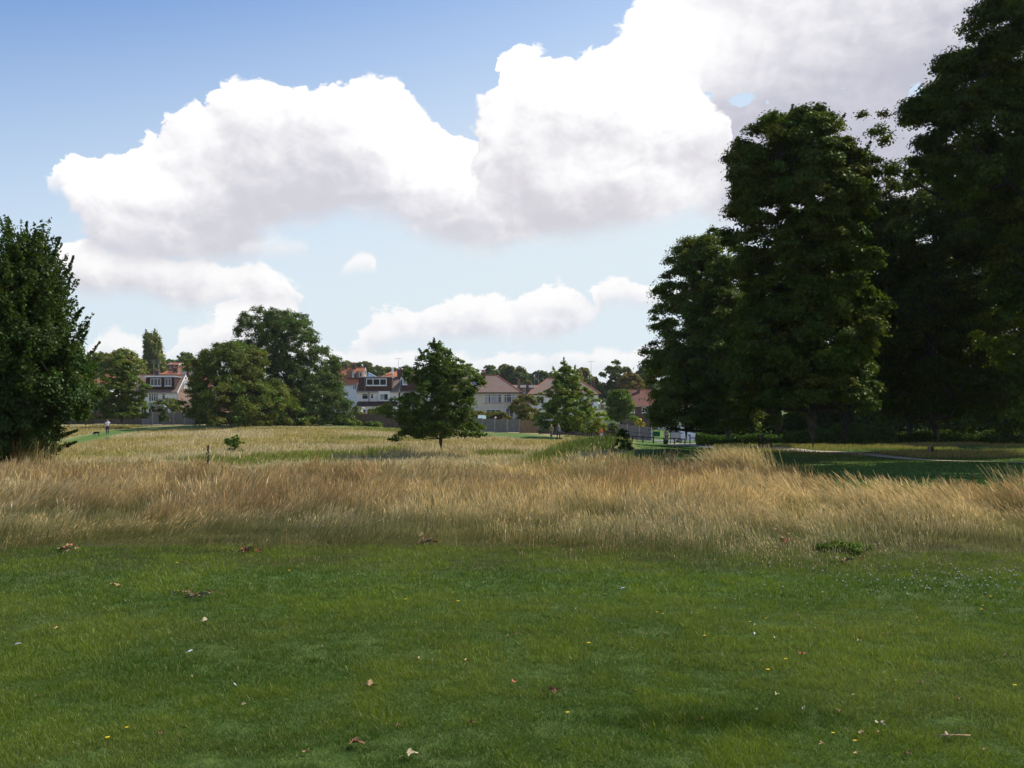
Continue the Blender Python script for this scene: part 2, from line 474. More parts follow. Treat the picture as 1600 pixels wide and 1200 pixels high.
M['metal'] = simple('grey_metal', (0.35, 0.36, 0.37), 0.35, 0.1, 5, 0.5, 0.8)
M['green_paint'] = simple('green_paint', (0.010, 0.10, 0.05), 0.45, 0.15, 6)
M['rail_paint'] = simple('dark_green_rail_paint', (0.03, 0.06, 0.045), 0.5, 0.15, 6)
M['black'] = simple('black_plastic', (0.012, 0.013, 0.014), 0.5, 0.2, 5)
M['dark_wood'] = simple('dark_stained_wood', (0.03, 0.022, 0.016), 0.75, 0.3, 6)
M['red'] = simple('red_sign_paint', (0.55, 0.015, 0.02), 0.35, 0.05, 3)
M['pale_board'] = simple('pale_notice_sheet', (0.50, 0.54, 0.58), 0.4, 0.06, 3)
M['blue_car'] = simple('pale_blue_car_paint', (0.20, 0.28, 0.40), 0.25, 0.05, 1, 0.6)
M['white_car'] = simple('white_car_paint', (0.75, 0.76, 0.77), 0.25, 0.03, 1, 0.6)
M['rubber'] = simple('tyre_rubber', (0.02, 0.02, 0.02), 0.9, 0.2, 8)
M['lamp_red'] = simple('red_lamp_glass', (0.45, 0.02, 0.02), 0.2, 0.05, 3, 0.5)
M['skin'] = simple('skin', (0.48, 0.28, 0.20), 0.6, 0.06, 8)
M['hair_dark'] = simple('dark_hair', (0.035, 0.022, 0.016), 0.7, 0.3, 20)
M['hair_blond'] = simple('fair_hair', (0.45, 0.30, 0.14), 0.7, 0.2, 20)
M['shirt_white'] = simple('white_cotton', (0.80, 0.76, 0.82), 0.85, 0.05, 6)
M['trousers'] = simple('dark_purple_cloth', (0.035, 0.02, 0.045), 0.9, 0.2, 6)
M['denim'] = simple('blue_denim', (0.06, 0.08, 0.14), 0.9, 0.2, 6)
M['jacket_tan'] = simple('tan_jacket_cloth', (0.30, 0.22, 0.13), 0.9, 0.15, 6)
M['jacket_grey'] = simple('grey_jacket_cloth', (0.16, 0.15, 0.15), 0.9, 0.15, 6)
M['orange_cloth'] = simple('orange_cloth', (0.75, 0.18, 0.06), 0.9, 0.1, 6)
M['shoe'] = simple('dark_shoe_leather', (0.03, 0.03, 0.03), 0.6, 0.2, 6)
M['fur'] = simple('black_fur', (0.012, 0.011, 0.010), 0.8, 0.3, 12)
M['gravel'] = None

def glass_mat(name, c):
    m, nt, p = mat(name, 0.06, 0.6)
    n = noise(nt, objvec(nt), 0.8, 2, 0.5)
    nt.links.new(mixc(nt, n.sstep(.3, .7), tuple(k * 0.6 for k in c), c).s, p.inputs['Base Color'])
    return m
M['glass'] = glass_mat('window_glass', (0.035, 0.04, 0.045))
M['glass_blue'] = glass_mat('rooflight_glass', (0.16, 0.24, 0.33))
M['glass_pale'] = glass_mat('glass_with_pale_blind', (0.40, 0.42, 0.41))

def fence_mat(name, c):
    m, nt, p = mat(name, 0.9, 0.15)
    n = noise(nt, objvec(nt, 7, 1, 0.5), 2.2, 4, 0.6)
    n2 = noise(nt, objvec(nt, 1, 1, 1), 0.7, 4, 0.6)
    a = mixc(nt, n.sstep(.3, .7), tuple(k * 0.7 for k in c), tuple(k * 1.2 for k in c))
    nt.links.new(mixc(nt, n2.sstep(.45, .75) * 0.5, a, (0.05, 0.06, 0.035)).s, p.inputs['Base Color'])
    return m
M['fence_grey'] = fence_mat('weathered_grey_boards', (0.24, 0.215, 0.20))
M['fence_brown'] = fence_mat('dull_brown_boards', (0.13, 0.105, 0.085))
M['fence_new'] = fence_mat('new_brown_boards', (0.30, 0.19, 0.11))
M['concrete'] = simple('pale_concrete', (0.38, 0.36, 0.33), 0.9, 0.15, 3)

def bark_mat(name, c):
    m, nt, p = mat(name, 0.95, 0.1)
    n = noise(nt, objvec(nt, 1, 1, 0.25), 14, 6, 0.65, 0.5)
    n2 = noise(nt, objvec(nt), 1.5, 4, 0.6)
    a = mixc(nt, n.sstep(.35, .65), tuple(k * 0.45 for k in c), tuple(k * 1.3 for k in c))
    nt.links.new(mixc(nt, n2.sstep(.5, .8) * 0.4, a, (0.07, 0.085, 0.05)).s, p.inputs['Base Color'])
    bump(nt, p, n, 0.8, 0.03)
    return m
M['bark'] = bark_mat('grey_brown_bark', (0.072, 0.066, 0.052))
M['bark_dark'] = bark_mat('dark_bark', (0.045, 0.038, 0.032))

def leaf_mat(name, trans=0.38, gloss=0.05, rough=0.45, tr=(1.6, 1.65, 0.6)):
    """colour comes from the mesh's own 'tint'; light passes partly through the leaf"""
    m = bpy.data.materials.new(name); m.use_nodes = True; nt = m.node_tree; nt.nodes.clear()
    out = nt.nodes.new('ShaderNodeOutputMaterial')
    at_ = nt.nodes.new('ShaderNodeVertexColor'); at_.layer_name = 'tint'
    d = nt.nodes.new('ShaderNodeBsdfDiffuse'); t = nt.nodes.new('ShaderNodeBsdfTranslucent'); g = nt.nodes.new('ShaderNodeBsdfGlossy')
    g.inputs['Roughness'].default_value = rough; g.inputs['Color'].default_value = (0.8, 0.9, 0.6, 1)
    vm = nt.nodes.new('ShaderNodeVectorMath'); vm.operation = 'MULTIPLY'; vm.inputs[1].default_value = tr
    nt.links.new(at_.outputs[0], d.inputs[0]); nt.links.new(at_.outputs[0], vm.inputs[0]); nt.links.new(vm.outputs[0], t.inputs[0])
    m1 = nt.nodes.new('ShaderNodeMixShader'); m1.inputs[0].default_value = trans
    m2 = nt.nodes.new('ShaderNodeMixShader'); m2.inputs[0].default_value = gloss
    nt.links.new(d.outputs[0], m1.inputs[1]); nt.links.new(t.outputs[0], m1.inputs[2])
    nt.links.new(m1.outputs[0], m2.inputs[1]); nt.links.new(g.outputs[0], m2.inputs[2]); nt.links.new(m2.outputs[0], out.inputs[0])
    return m
M['leaf'] = leaf_mat('green_leaves', 0.36, 0.018)
M['leaf_dark'] = leaf_mat('dense_dark_leaves', 0.24, 0.02)
M['grass'] = leaf_mat('grass_blades', 0.35, 0.025, tr=(1.35, 1.4, .65))
M['straw'] = leaf_mat('dry_grass_stalks', 0.34, 0.02, tr=(1.08, 1.0, .85))

# ================================================================ the ground
def spaced(a, b, n, f): return a + (b - a) * (np.arange(1, n + 1) / n) ** f
gy = np.concatenate([-spaced(20, 2500, 14, 2.5)[::-1], np.arange(-20, 60, .5), np.arange(60, 200, 1.5), spaced(200, 4000, 34, 2.4), [200.0]])
gx = np.arange(-60, 60.1, 0.75)
side = np.concatenate([np.arange(63, 160, 3.0), spaced(160, 4000, 26, 2.4)])
gx = np.unique(np.concatenate([gx, side, -side])); gy = np.unique(gy)
GX, GY = np.meshgrid(gx, gy)
def path_near(x, y):             # the mown strips: 1 on a strip
    px = 800 + FPX * x / np.maximum(y, 5)
    # left strip curls from the big left tree, past the walker, to the fence
    yl = np.interp(px, [0, 60, 110, 168, 230, 300, 520, 640, 760, 860], [72, 84, 98, 116, 130, 138, 136, 135, 125, 112])
    wl = np.interp(px, [0, 60, 110, 168, 230, 300, 640, 760, 860, 900], [5, 6, 9, 9, 7, 6, 5, 17, 17, 0])
    return np.clip(1.5 - np.abs(y - yl) / np.maximum(wl, .01), 0, 1) * (px < 900) * (y > 60)
def right_lawn(x, y):            # short grass under and beyond the right-hand trees
    edge = np.interp(x, [-5, 4.2, 5.0, 5.6, 6.3, 8.5, 40], [62, 40, 32, 25, 19.5, 17.5, 17.5])
    return np.clip((y - edge) / 1.2, 0, 1) * (x > 4) * np.clip((x / np.maximum(y, 1) - 0.115) / 0.01, 0, 1)
mow = np.clip(path_near(GX, GY) + right_lawn(GX, GY), 0, 1)
GZ = H(GX, GY)
ny, nx = GX.shape
Vg = np.stack([GX, GY, GZ], -1).reshape(-1, 3)
ii = (np.arange(ny - 1)[:, None] * nx + np.arange(nx - 1)[None]).ravel()
Fg = np.stack([ii, ii + 1, ii + nx + 1, ii + nx], 1)
m, nt, p = mat('park_ground', 0.95, 0.1)
va = nt.nodes.new('ShaderNodeVertexColor'); va.layer_name = 'tint'
sp = nt.nodes.new('ShaderNodeSeparateColor'); nt.links.new(va.outputs[0], sp.inputs[0])
mo = S(nt, sp.outputs[0])
geo = objvec(nt, world=True)
sepp = nt.nodes.new('ShaderNodeSeparateXYZ'); nt.links.new(geo.s, sepp.inputs[0])
PX, PY, PZ = (S(nt, sepp.outputs[i]) for i in range(3))
n1 = noise(nt, geo, 0.35, 5, 0.6); n2 = noise(nt, geo, 6.0, 6, 0.7); n3 = noise(nt, objvec(nt, 1, .5, 1, world=True), 0.09, 4, 0.55)
n4 = noise(nt, geo, 45.0, 4, 0.7)
green = mixc(nt, n2.sstep(.35, .65), (0.050, 0.085, 0.014), (0.10, 0.15, 0.030))
green = mixc(nt, n1.sstep(.45, .7) * 0.6, green, (0.11, 0.13, 0.04))
green = mixc(nt, n4.sstep(.45, .75) * 0.5, green, (0.02, 0.035, 0.008))
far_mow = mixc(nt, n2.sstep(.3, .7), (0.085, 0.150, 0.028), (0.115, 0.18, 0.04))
dry = mixc(nt, n2.sstep(.35, .7), (0.34, 0.27, 0.115), (0.46, 0.36, 0.18))
dry = mixc(nt, n1.sstep(.45, .65) * 0.6, dry, (0.22, 0.22, 0.07))
dry = mixc(nt, n3.sstep(.5, .7) * 0.3, dry, (0.19, 0.12, 0.065))
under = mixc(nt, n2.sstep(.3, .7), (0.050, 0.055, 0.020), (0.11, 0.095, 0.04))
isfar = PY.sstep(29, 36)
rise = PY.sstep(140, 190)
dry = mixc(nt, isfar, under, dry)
dry = mixc(nt, rise, dry, (0.05, 0.075, 0.025))
edge = (PY + n1 * 1.2 + n2 * 0.5).sstep(11.2, 12.2)
c = mixc(nt, edge, green, dry)
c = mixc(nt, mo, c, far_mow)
bare = S(nt, sp.outputs[1])
c = mixc(nt, bare * n2.sstep(.3, .6), c, (0.10, 0.075, 0.05))
nt.links.new(c.s, p.inputs['Base Color'])
bump(nt, p, n4 * 0.5 + n2, 0.7, 0.05)
tint = np.zeros((ny * nx, 3)); tint[:, 0] = mow.ravel()
BARE = [(13.0, 43, 2.6), (xat(1465, 52), 52, 4.5), (xat(1310, 54), 54, 2.5), (xat(1072, 56), 56, 1.5), (xat(420, 128), 128, 8)]
bz = sum(np.exp(-((GX - a) ** 2 + (GY - b) ** 2) / r ** 2) for a, b, r in BARE)
tint[:, 1] = np.clip(bz, 0, 1).ravel()
ground = npmesh('ground', Vg, Fg, m, col=tint, smooth=True)
tag(ground, kind='structure')

# gravel paths: sheets laid just above the ground
m, nt, p = mat('pale_gravel', 0.95, 0.15)
n = noise(nt, objvec(nt, world=True), 9, 6, 0.7); n2 = noise(nt, objvec(nt, world=True), 0.6, 4, 0.6)
a = mixc(nt, n.sstep(.35, .65), (0.36, 0.28, 0.21), (0.52, 0.42, 0.32))
nt.links.new(mixc(nt, n2.sstep(.4, .8) * 0.5, a, (0.22, 0.19, 0.15)).s, p.inputs['Base Color'])
M['gravel'] = m
def ribbon(name, pts, widths, m, lift=0.02, n=60, label_kind='structure'):
    pts = np.array(pts, float); t = np.linspace(0, len(pts) - 1, n); k = np.arange(len(pts))
    x = np.interp(t, k, pts[:, 0]); y = np.interp(t, k, pts[:, 1]); w = np.interp(t, k, widths)
    for _ in range(4):
        x[1:-1] = (x[:-2] + 2 * x[1:-1] + x[2:]) / 4; y[1:-1] = (y[:-2] + 2 * y[1:-1] + y[2:]) / 4
    dx = np.gradient(x); dy = np.gradient(y); L = np.hypot(dx, dy); nx_, ny_ = -dy / L, dx / L
    rows = []
    for s in (-1, -.5, 0, .5, 1):
        jit = 0.20 * (vnoise(t * 3 + s * 40, t * 0) - .5) + 0.16 * (vnoise(t * 11 + s * 9, t * 0) - .5) if abs(s) == 1 else 0
        xx = x + nx_ * (w / 2 + jit) * s; yy = y + ny_ * (w / 2 + jit) * s
        rows.append(np.stack([xx, yy, H(xx, yy) + lift], -1))
    V = np.stack(rows, 1).reshape(-1, 3)
    i = (np.arange(n - 1)[:, None] * 5 + np.arange(4)[None]).ravel()
    o = npmesh(name, V, np.stack([i, i + 1, i + 6, i + 5], 1), m, smooth=True)
    return tag(o, kind=label_kind)
ribbon('path', [(xat(1760, 32), 32), (xat(1600, 38), 38), (xat(1480, 42), 42), (xat(1390, 47), 47), (xat(1290, 56), 56), (xat(1200, 63), 63), (xat(1110, 74), 74), (xat(1075, 90), 90), (xat(1070, 106), 106)],
       [1.3, 1.2, 1.3, 1.3, 1.5, 2.0, 2.6, 3.0, 4.0], M['gravel'], 0.03, 90)
ribbon('entrance_yard', [(xat(985, 109), 109), (xat(1030, 110), 110), (xat(1080, 112), 112), (xat(1130, 113), 113)], [3.0, 8, 14, 6], M['gravel'], 0.045, 30)
m = simple('road_asphalt', (0.20, 0.19, 0.19), 0.9, 0.2, 2)
ribbon('road', [(xat(1010, 140), 140), (xat(1050, 132), 132), (xat(1100, 127), 127), (xat(1180, 124), 124)], [6, 8, 8, 8], m, 0.07, 30)

# ================================================================ trees and shrubs
def unit(v): return v / np.maximum(np.linalg.norm(v, axis=1, keepdims=True), 1e-9)

def leaf_cards(C, N, size, r, asp=0.62):
    """diamond leaves at centres C whose faces look along N"""
    n = len(C)
    a = unit(np.cross(N, r.normal(size=(n, 3))))
    b = np.cross(N, a)
    l = size * r.uniform(0.6, 1.35, (n, 1)); w = l * asp
    fold = N * l * 0.12
    V = np.stack([C - a * l / 2, C + b * w / 2 + fold, C + a * l / 2, C - b * w / 2 + fold], 1).reshape(-1, 3)
    F = (np.arange(n)[:, None] * 4 + np.arange(4)[None])
    return V, F

def profile(prof, Y):
    z, c, w = [], [], []
    for py, l, r_ in sorted(prof, reverse=True):
        A, B = at(l, py, Y), at(r_, py, Y)
        z.append(A.z); c.append((A.x + B.x) / 2); w.append((B.x - A.x) / 2)
    return np.array(z), np.array(c), np.array(w)

def tree(name, label, cat, px, Y, prof, n_leaf, leaf, tint, trunk_r=0.2, clump=(0.5, 1.0), flat=0.75, lump=0.16, seed=1,
         group=None, spikes=(), inner=0.35, mt='leaf', bark='bark', limbs=14, ky=1.0, tvar=0.22, n_clump=None, up=0.5,
         base_z=None, flare=1.5, twigs=True, trunk_top=0.86, warm=0.12, tiers=0, spray=0.24, dens=1.45, shoots=0, bright=1.0, lobes=()):
    r = np.random.default_rng(seed)
    zs, cs, ws = profile(prof, Y)
    bx = xat(px, Y); bz = h1(bx, Y) if base_z is None else base_z
    root = empty(name, (bx, Y, bz), label, cat, group)
    H0 = zs[-1] - bz
    # lumps of the outline
    K = 7
    ka = r.integers(1, 6, K); kz = r.uniform(0.5, 3.2, K) * 6 / max(zs[-1] - zs[0], 1); ph = r.uniform(0, 6.28, (K, 2)); am = r.normal(size=K)
    def lmod(th, z):
        t = 0
        for i in range(K): t = t + am[i] * np.sin(ka[i] * th + ph[i, 0]) * np.sin(kz[i] * (z - zs[0]) + ph[i, 1])
        return 1 + lump * t / math.sqrt(K) * 1.6
    mr = (clump[0] + clump[1]) / 2
    if n_clump is None:
        area = 2 * math.pi * np.trapz(np.maximum(ws, .2), zs) * 1.15
        n_clump = int(max(30, dens * area / (mr * mr)))
    pz = np.linspace(zs[0], zs[-1], 200); pw = np.interp(pz, zs, ws) + 0.25 * mr
    z = np.interp(r.random(n_clump), np.cumsum(pw) / pw.sum(), pz)
    if tiers:
        tz = np.linspace(zs[0], zs[-1], tiers + 1); k = np.abs(z[:, None] - tz[None]).argmin(1); z = z * 0.25 + tz[k] * 0.75
    th = r.uniform(0, 2 * math.pi, n_clump)
    rho = np.where(r.random(n_clump) < inner, r.uniform(0.1, 0.72, n_clump), r.uniform(0.82, 1.06, n_clump))
    cr = r.uniform(clump[0], clump[1], n_clump)
    z = zs[0] + cr * flat * 1.0 + (z - zs[0]) / (zs[-1] - zs[0]) * np.maximum(zs[-1] - zs[0] - cr * flat * 1.7, .05)
    w = np.interp(z, zs, ws); cr = np.minimum(cr, np.maximum(w * 0.8, clump[0] * 0.55))
    rad = np.maximum(w * lmod(th, z) - cr * 0.55, 0) * rho
    C = np.stack([np.interp(z, zs, cs) + rad * np.cos(th), Y + ky * rad * np.sin(th), z], 1)
    C[:, 2] = np.maximum(C[:, 2], bz + cr * 0.5)
    lw = [1.0] * n_clump
    for (lx_, ly_, lr_, ln_) in lobes:           # separate boughs that carry their own foliage
        A = np.array(at(lx_, ly_, Y)); rr_ = lr_ * Y / FPX; A[1] += r.uniform(-.6, .3) * rr_
        q = A + unit(r.normal(size=(ln_, 3))) * rr_ * r.uniform(.3, .8, (ln_, 1)) * np.array([1, 1, .8])
        C = np.concatenate([C, q]); cr = np.concatenate([cr, r.uniform(clump[0], clump[1], ln_) * .9]); lw += [2.2] * ln_
    n_clump = len(C)
    # leaves
    wgt = cr ** 2 * np.array(lw); wgt = wgt / wgt.sum()
    cnt = r.multinomial(n_leaf, wgt); idx = np.repeat(np.arange(n_clump), cnt)
    KS = 22                                       # every clump is built of small sprays of leaves
    sd_ = unit(r.normal(size=(n_clump, KS, 3)) + np.array([0, 0, .35])) * r.uniform(.45, 1.05, (n_clump, KS, 1))
    k_ = r.integers(0, KS, n_leaf); d = sd_[idx, k_]
    jit = r.normal(size=(n_leaf, 3)) * np.array([1, 1, .55]) * spray
    off = (d + jit) * cr[idx][:, None] * np.array([1, 1, flat])
    off[:, 2] -= (jit[:, 0] ** 2 + jit[:, 1] ** 2) * cr[idx] * .6
    Pc = C[idx] + off
    d = unit(d)
    out = unit(np.stack([C[idx, 0] - np.interp(C[idx, 2], zs, cs), C[idx, 1] - Y, np.full(n_leaf, 0.2)], 1))
    N = unit(d * 0.6 + out * 0.3 + np.array([0, 0, up]) + r.normal(size=(n_leaf, 3)) * 0.34)
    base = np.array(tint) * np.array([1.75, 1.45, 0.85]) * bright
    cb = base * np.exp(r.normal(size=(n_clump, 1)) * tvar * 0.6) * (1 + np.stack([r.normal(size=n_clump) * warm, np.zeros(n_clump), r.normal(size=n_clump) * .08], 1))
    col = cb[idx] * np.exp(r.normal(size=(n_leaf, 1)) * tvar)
    if shoots:                                   # fine upright shoots all over the upper outline
        Rs = []
        for i in range(shoots):
            zq = zs[0] + (zs[-1] - zs[0]) * r.uniform(.25, .97); tq = r.uniform(0, 6.28); wq = np.interp(zq, zs, ws) * r.uniform(.75, 1.0)
            A = np.array([np.interp(zq, zs, cs) + wq * math.cos(tq), Y + wq * math.sin(tq), zq]); o_ = np.array([math.cos(tq) * .45, math.sin(tq) * .45, 1.0]) * r.uniform(.35, .95) * (mr / .55)
            t = r.random((46, 1)); Rs.append(A + o_ * t + r.normal(size=(46, 3)) * .085 * (1.2 - t) * (mr / .55))
        Rs = np.concatenate(Rs); Pc = np.concatenate([Pc, Rs]); N = np.concatenate([N, unit(r.normal(size=Rs.shape) + [0, 0, .3])]); col = np.concatenate([col, base * np.exp(r.normal(size=(len(Rs), 1)) * tvar)])
    if spikes:                                   # shoots that stand out of the outline
        sp_, sn, sc = [], [], []
        for (x0, y0, x1, y1, rr, cnt_) in spikes:
            A, B = np.array(at(x0, y0, Y)), np.array(at(x1, y1, Y))
            oy = r.uniform(-1, 1) * abs(A[0] - bx) * 0.4; A[1] += oy; B[1] += oy
            t = r.random((cnt_, 1)) ** 0.8
            sp_.append(A + (B - A) * t + r.normal(size=(cnt_, 3)) * rr * (1.05 - t)); sn.append(unit(r.normal(size=(cnt_, 3)) + [0, 0, .3]))
            sc.append(base * np.exp(r.normal(size=(cnt_, 1)) * tvar) * 1.05)
        Pc = np.concatenate([Pc] + sp_); N = np.concatenate([N] + sn); col = np.concatenate([col] + sc)
    col = np.clip(col, 0.004, 0.6)
    Vl, Fl = leaf_cards(Pc - np.array([bx, Y, bz]), N, leaf, r)
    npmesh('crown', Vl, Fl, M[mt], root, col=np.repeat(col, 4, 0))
    # trunk and branches
    lean = np.interp(np.linspace(0, 1, 7), [0, 1], [0, cs[-1] - bx])
    tz = np.linspace(-0.15, H0 * trunk_top, 7); wob = np.cumsum(r.normal(size=(7, 2)) * trunk_r * 0.25, 0); wob[0] = 0
    tp = [(lean[i] * (tz[i] / max(H0, .1)) ** 1.5 + wob[i, 0], wob[i, 1], tz[i]) for i in range(7)]
    tr = [trunk_r * (1 - 0.87 * (i / 6)) for i in range(7)]; tr[0] = trunk_r * flare
    tp.insert(1, (0, 0, min(0.45, H0 * 0.08))); tr.insert(1, trunk_r * 1.06)
    tmb = MB().tube(tp, tr, 12)
    if twigs:
        twig_n = 260 if Y < 60 else 0
        mb = tmb; nodes = []
        tpa = np.array(tp)
        zlo = max(zs[0] - bz, 0.3)
        order = r.choice(n_clump, min(limbs, n_clump), replace=False)
        for i in order:
            T = C[i] - np.array([bx, Y, bz]); horiz = math.hypot(T[0], T[1])
            z0 = np.clip(T[2] - horiz * r.uniform(0.35, 0.8), zlo * 1.02 + .02 * H0, H0 * trunk_top * 0.95)
            s0 = np.array([np.interp(z0, tpa[:, 2], tpa[:, 0]), np.interp(z0, tpa[:, 2], tpa[:, 1]), z0])
            mid = s0 * 0.45 + T * 0.55; mid[2] -= horiz * 0.06; mid += r.normal(size=3) * 0.1 * mr
            T2 = s0 + (T - s0) * 0.97
            rr = max(0.012, (trunk_r * 0.42 * (1 - z0 / H0) + 0.1 * trunk_r) * (1 if Y < 60 else .7))
            mb.tube([s0, s0 * .7 + mid * .3, mid, mid * .5 + T2 * .5, T2], [rr, rr * .85, rr * .6, rr * .4, rr * .15], 5, False)
            for q in np.linspace(0, 1, 4): nodes.append(mid * (1 - q) + T2 * q)
            nodes.append(s0 * .7 + mid * .3)
        nd = np.array(nodes)
        tw = r.permutation(n_clump)[:min(n_clump, twig_n)]
        for i in tw:
            T = C[i] - np.array([bx, Y, bz])
            dd = np.linalg.norm(nd - T, axis=1) + 0.7 * np.maximum(0, nd[:, 2] - T[2])
            s0 = nd[dd.argmin()]
            if np.linalg.norm(T - s0) < 0.2: continue
            mid = (s0 + T) / 2 + r.normal(size=3) * 0.06; rr = trunk_r * 0.09 + 0.006
            mb.tube([s0, mid, T], [rr, rr * .7, rr * .3], 3, False)
    tmb.build('trunk', M[bark], root, smooth=True)
    return root

G_OAK = (0.040, 0.075, 0.016)
# --- the right-hand group
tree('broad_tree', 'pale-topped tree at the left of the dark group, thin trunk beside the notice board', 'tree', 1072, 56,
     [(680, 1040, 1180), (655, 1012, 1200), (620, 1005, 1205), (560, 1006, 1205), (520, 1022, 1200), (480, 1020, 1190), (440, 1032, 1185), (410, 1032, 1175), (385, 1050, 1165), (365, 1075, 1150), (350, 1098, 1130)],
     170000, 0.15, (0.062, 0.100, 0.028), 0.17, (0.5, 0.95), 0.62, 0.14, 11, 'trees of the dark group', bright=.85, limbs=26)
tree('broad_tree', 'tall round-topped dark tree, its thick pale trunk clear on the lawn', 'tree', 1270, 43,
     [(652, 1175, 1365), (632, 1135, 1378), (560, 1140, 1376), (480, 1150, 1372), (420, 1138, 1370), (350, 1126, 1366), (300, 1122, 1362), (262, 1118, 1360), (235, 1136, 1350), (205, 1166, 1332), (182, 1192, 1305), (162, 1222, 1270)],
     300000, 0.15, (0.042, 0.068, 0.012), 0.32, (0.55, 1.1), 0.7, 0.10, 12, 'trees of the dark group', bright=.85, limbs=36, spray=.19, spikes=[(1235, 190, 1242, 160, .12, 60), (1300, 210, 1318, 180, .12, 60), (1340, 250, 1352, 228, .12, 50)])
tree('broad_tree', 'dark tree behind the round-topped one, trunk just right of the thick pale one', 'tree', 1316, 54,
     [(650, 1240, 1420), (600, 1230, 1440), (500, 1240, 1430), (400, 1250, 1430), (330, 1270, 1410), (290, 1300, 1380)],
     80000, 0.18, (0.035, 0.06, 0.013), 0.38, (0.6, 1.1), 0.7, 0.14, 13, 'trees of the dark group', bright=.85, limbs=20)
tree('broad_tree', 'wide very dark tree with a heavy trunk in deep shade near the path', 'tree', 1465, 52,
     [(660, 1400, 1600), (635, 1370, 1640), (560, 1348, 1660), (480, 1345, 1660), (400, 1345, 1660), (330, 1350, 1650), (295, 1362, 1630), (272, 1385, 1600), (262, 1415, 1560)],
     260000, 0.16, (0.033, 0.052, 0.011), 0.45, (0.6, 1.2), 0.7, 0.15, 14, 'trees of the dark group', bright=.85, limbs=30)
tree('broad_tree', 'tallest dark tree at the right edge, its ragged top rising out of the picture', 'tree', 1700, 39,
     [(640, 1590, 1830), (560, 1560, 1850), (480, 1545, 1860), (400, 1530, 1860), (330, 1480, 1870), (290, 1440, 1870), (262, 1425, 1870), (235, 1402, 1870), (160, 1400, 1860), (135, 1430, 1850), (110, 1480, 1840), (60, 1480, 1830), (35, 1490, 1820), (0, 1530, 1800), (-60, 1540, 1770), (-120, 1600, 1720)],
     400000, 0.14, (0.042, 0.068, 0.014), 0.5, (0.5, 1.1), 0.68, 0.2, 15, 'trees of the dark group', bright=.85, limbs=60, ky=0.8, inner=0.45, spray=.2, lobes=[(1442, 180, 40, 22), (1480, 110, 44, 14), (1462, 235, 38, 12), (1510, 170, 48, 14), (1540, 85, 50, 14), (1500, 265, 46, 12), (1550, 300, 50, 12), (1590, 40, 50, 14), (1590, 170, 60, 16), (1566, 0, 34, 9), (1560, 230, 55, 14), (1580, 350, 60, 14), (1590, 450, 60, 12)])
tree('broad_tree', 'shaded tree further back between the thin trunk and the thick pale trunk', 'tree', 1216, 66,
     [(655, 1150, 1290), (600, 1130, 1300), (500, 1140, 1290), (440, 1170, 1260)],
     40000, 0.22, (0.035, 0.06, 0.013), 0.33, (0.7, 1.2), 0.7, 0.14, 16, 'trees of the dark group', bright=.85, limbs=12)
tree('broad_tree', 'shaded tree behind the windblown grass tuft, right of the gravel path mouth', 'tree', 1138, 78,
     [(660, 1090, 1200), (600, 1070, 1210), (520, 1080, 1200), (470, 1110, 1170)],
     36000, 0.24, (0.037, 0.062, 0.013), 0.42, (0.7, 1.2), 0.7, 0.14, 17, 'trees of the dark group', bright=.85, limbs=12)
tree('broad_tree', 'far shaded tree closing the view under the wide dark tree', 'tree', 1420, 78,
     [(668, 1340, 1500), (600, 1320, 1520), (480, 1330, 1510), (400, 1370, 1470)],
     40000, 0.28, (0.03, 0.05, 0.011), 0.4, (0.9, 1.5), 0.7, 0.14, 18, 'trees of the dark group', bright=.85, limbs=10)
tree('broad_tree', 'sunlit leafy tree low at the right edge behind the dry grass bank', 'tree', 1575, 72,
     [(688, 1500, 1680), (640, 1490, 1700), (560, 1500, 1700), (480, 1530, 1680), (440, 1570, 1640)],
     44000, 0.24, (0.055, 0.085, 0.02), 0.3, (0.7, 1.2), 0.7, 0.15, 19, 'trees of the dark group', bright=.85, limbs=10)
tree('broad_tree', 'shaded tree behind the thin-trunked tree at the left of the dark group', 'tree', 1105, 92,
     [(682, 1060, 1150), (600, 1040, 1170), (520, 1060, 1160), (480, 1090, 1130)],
     22000, 0.3, (0.04, 0.065, 0.015), 0.3, (0.9, 1.5), 0.7, 0.14, 20, 'trees of the dark group', bright=.85, limbs=8)
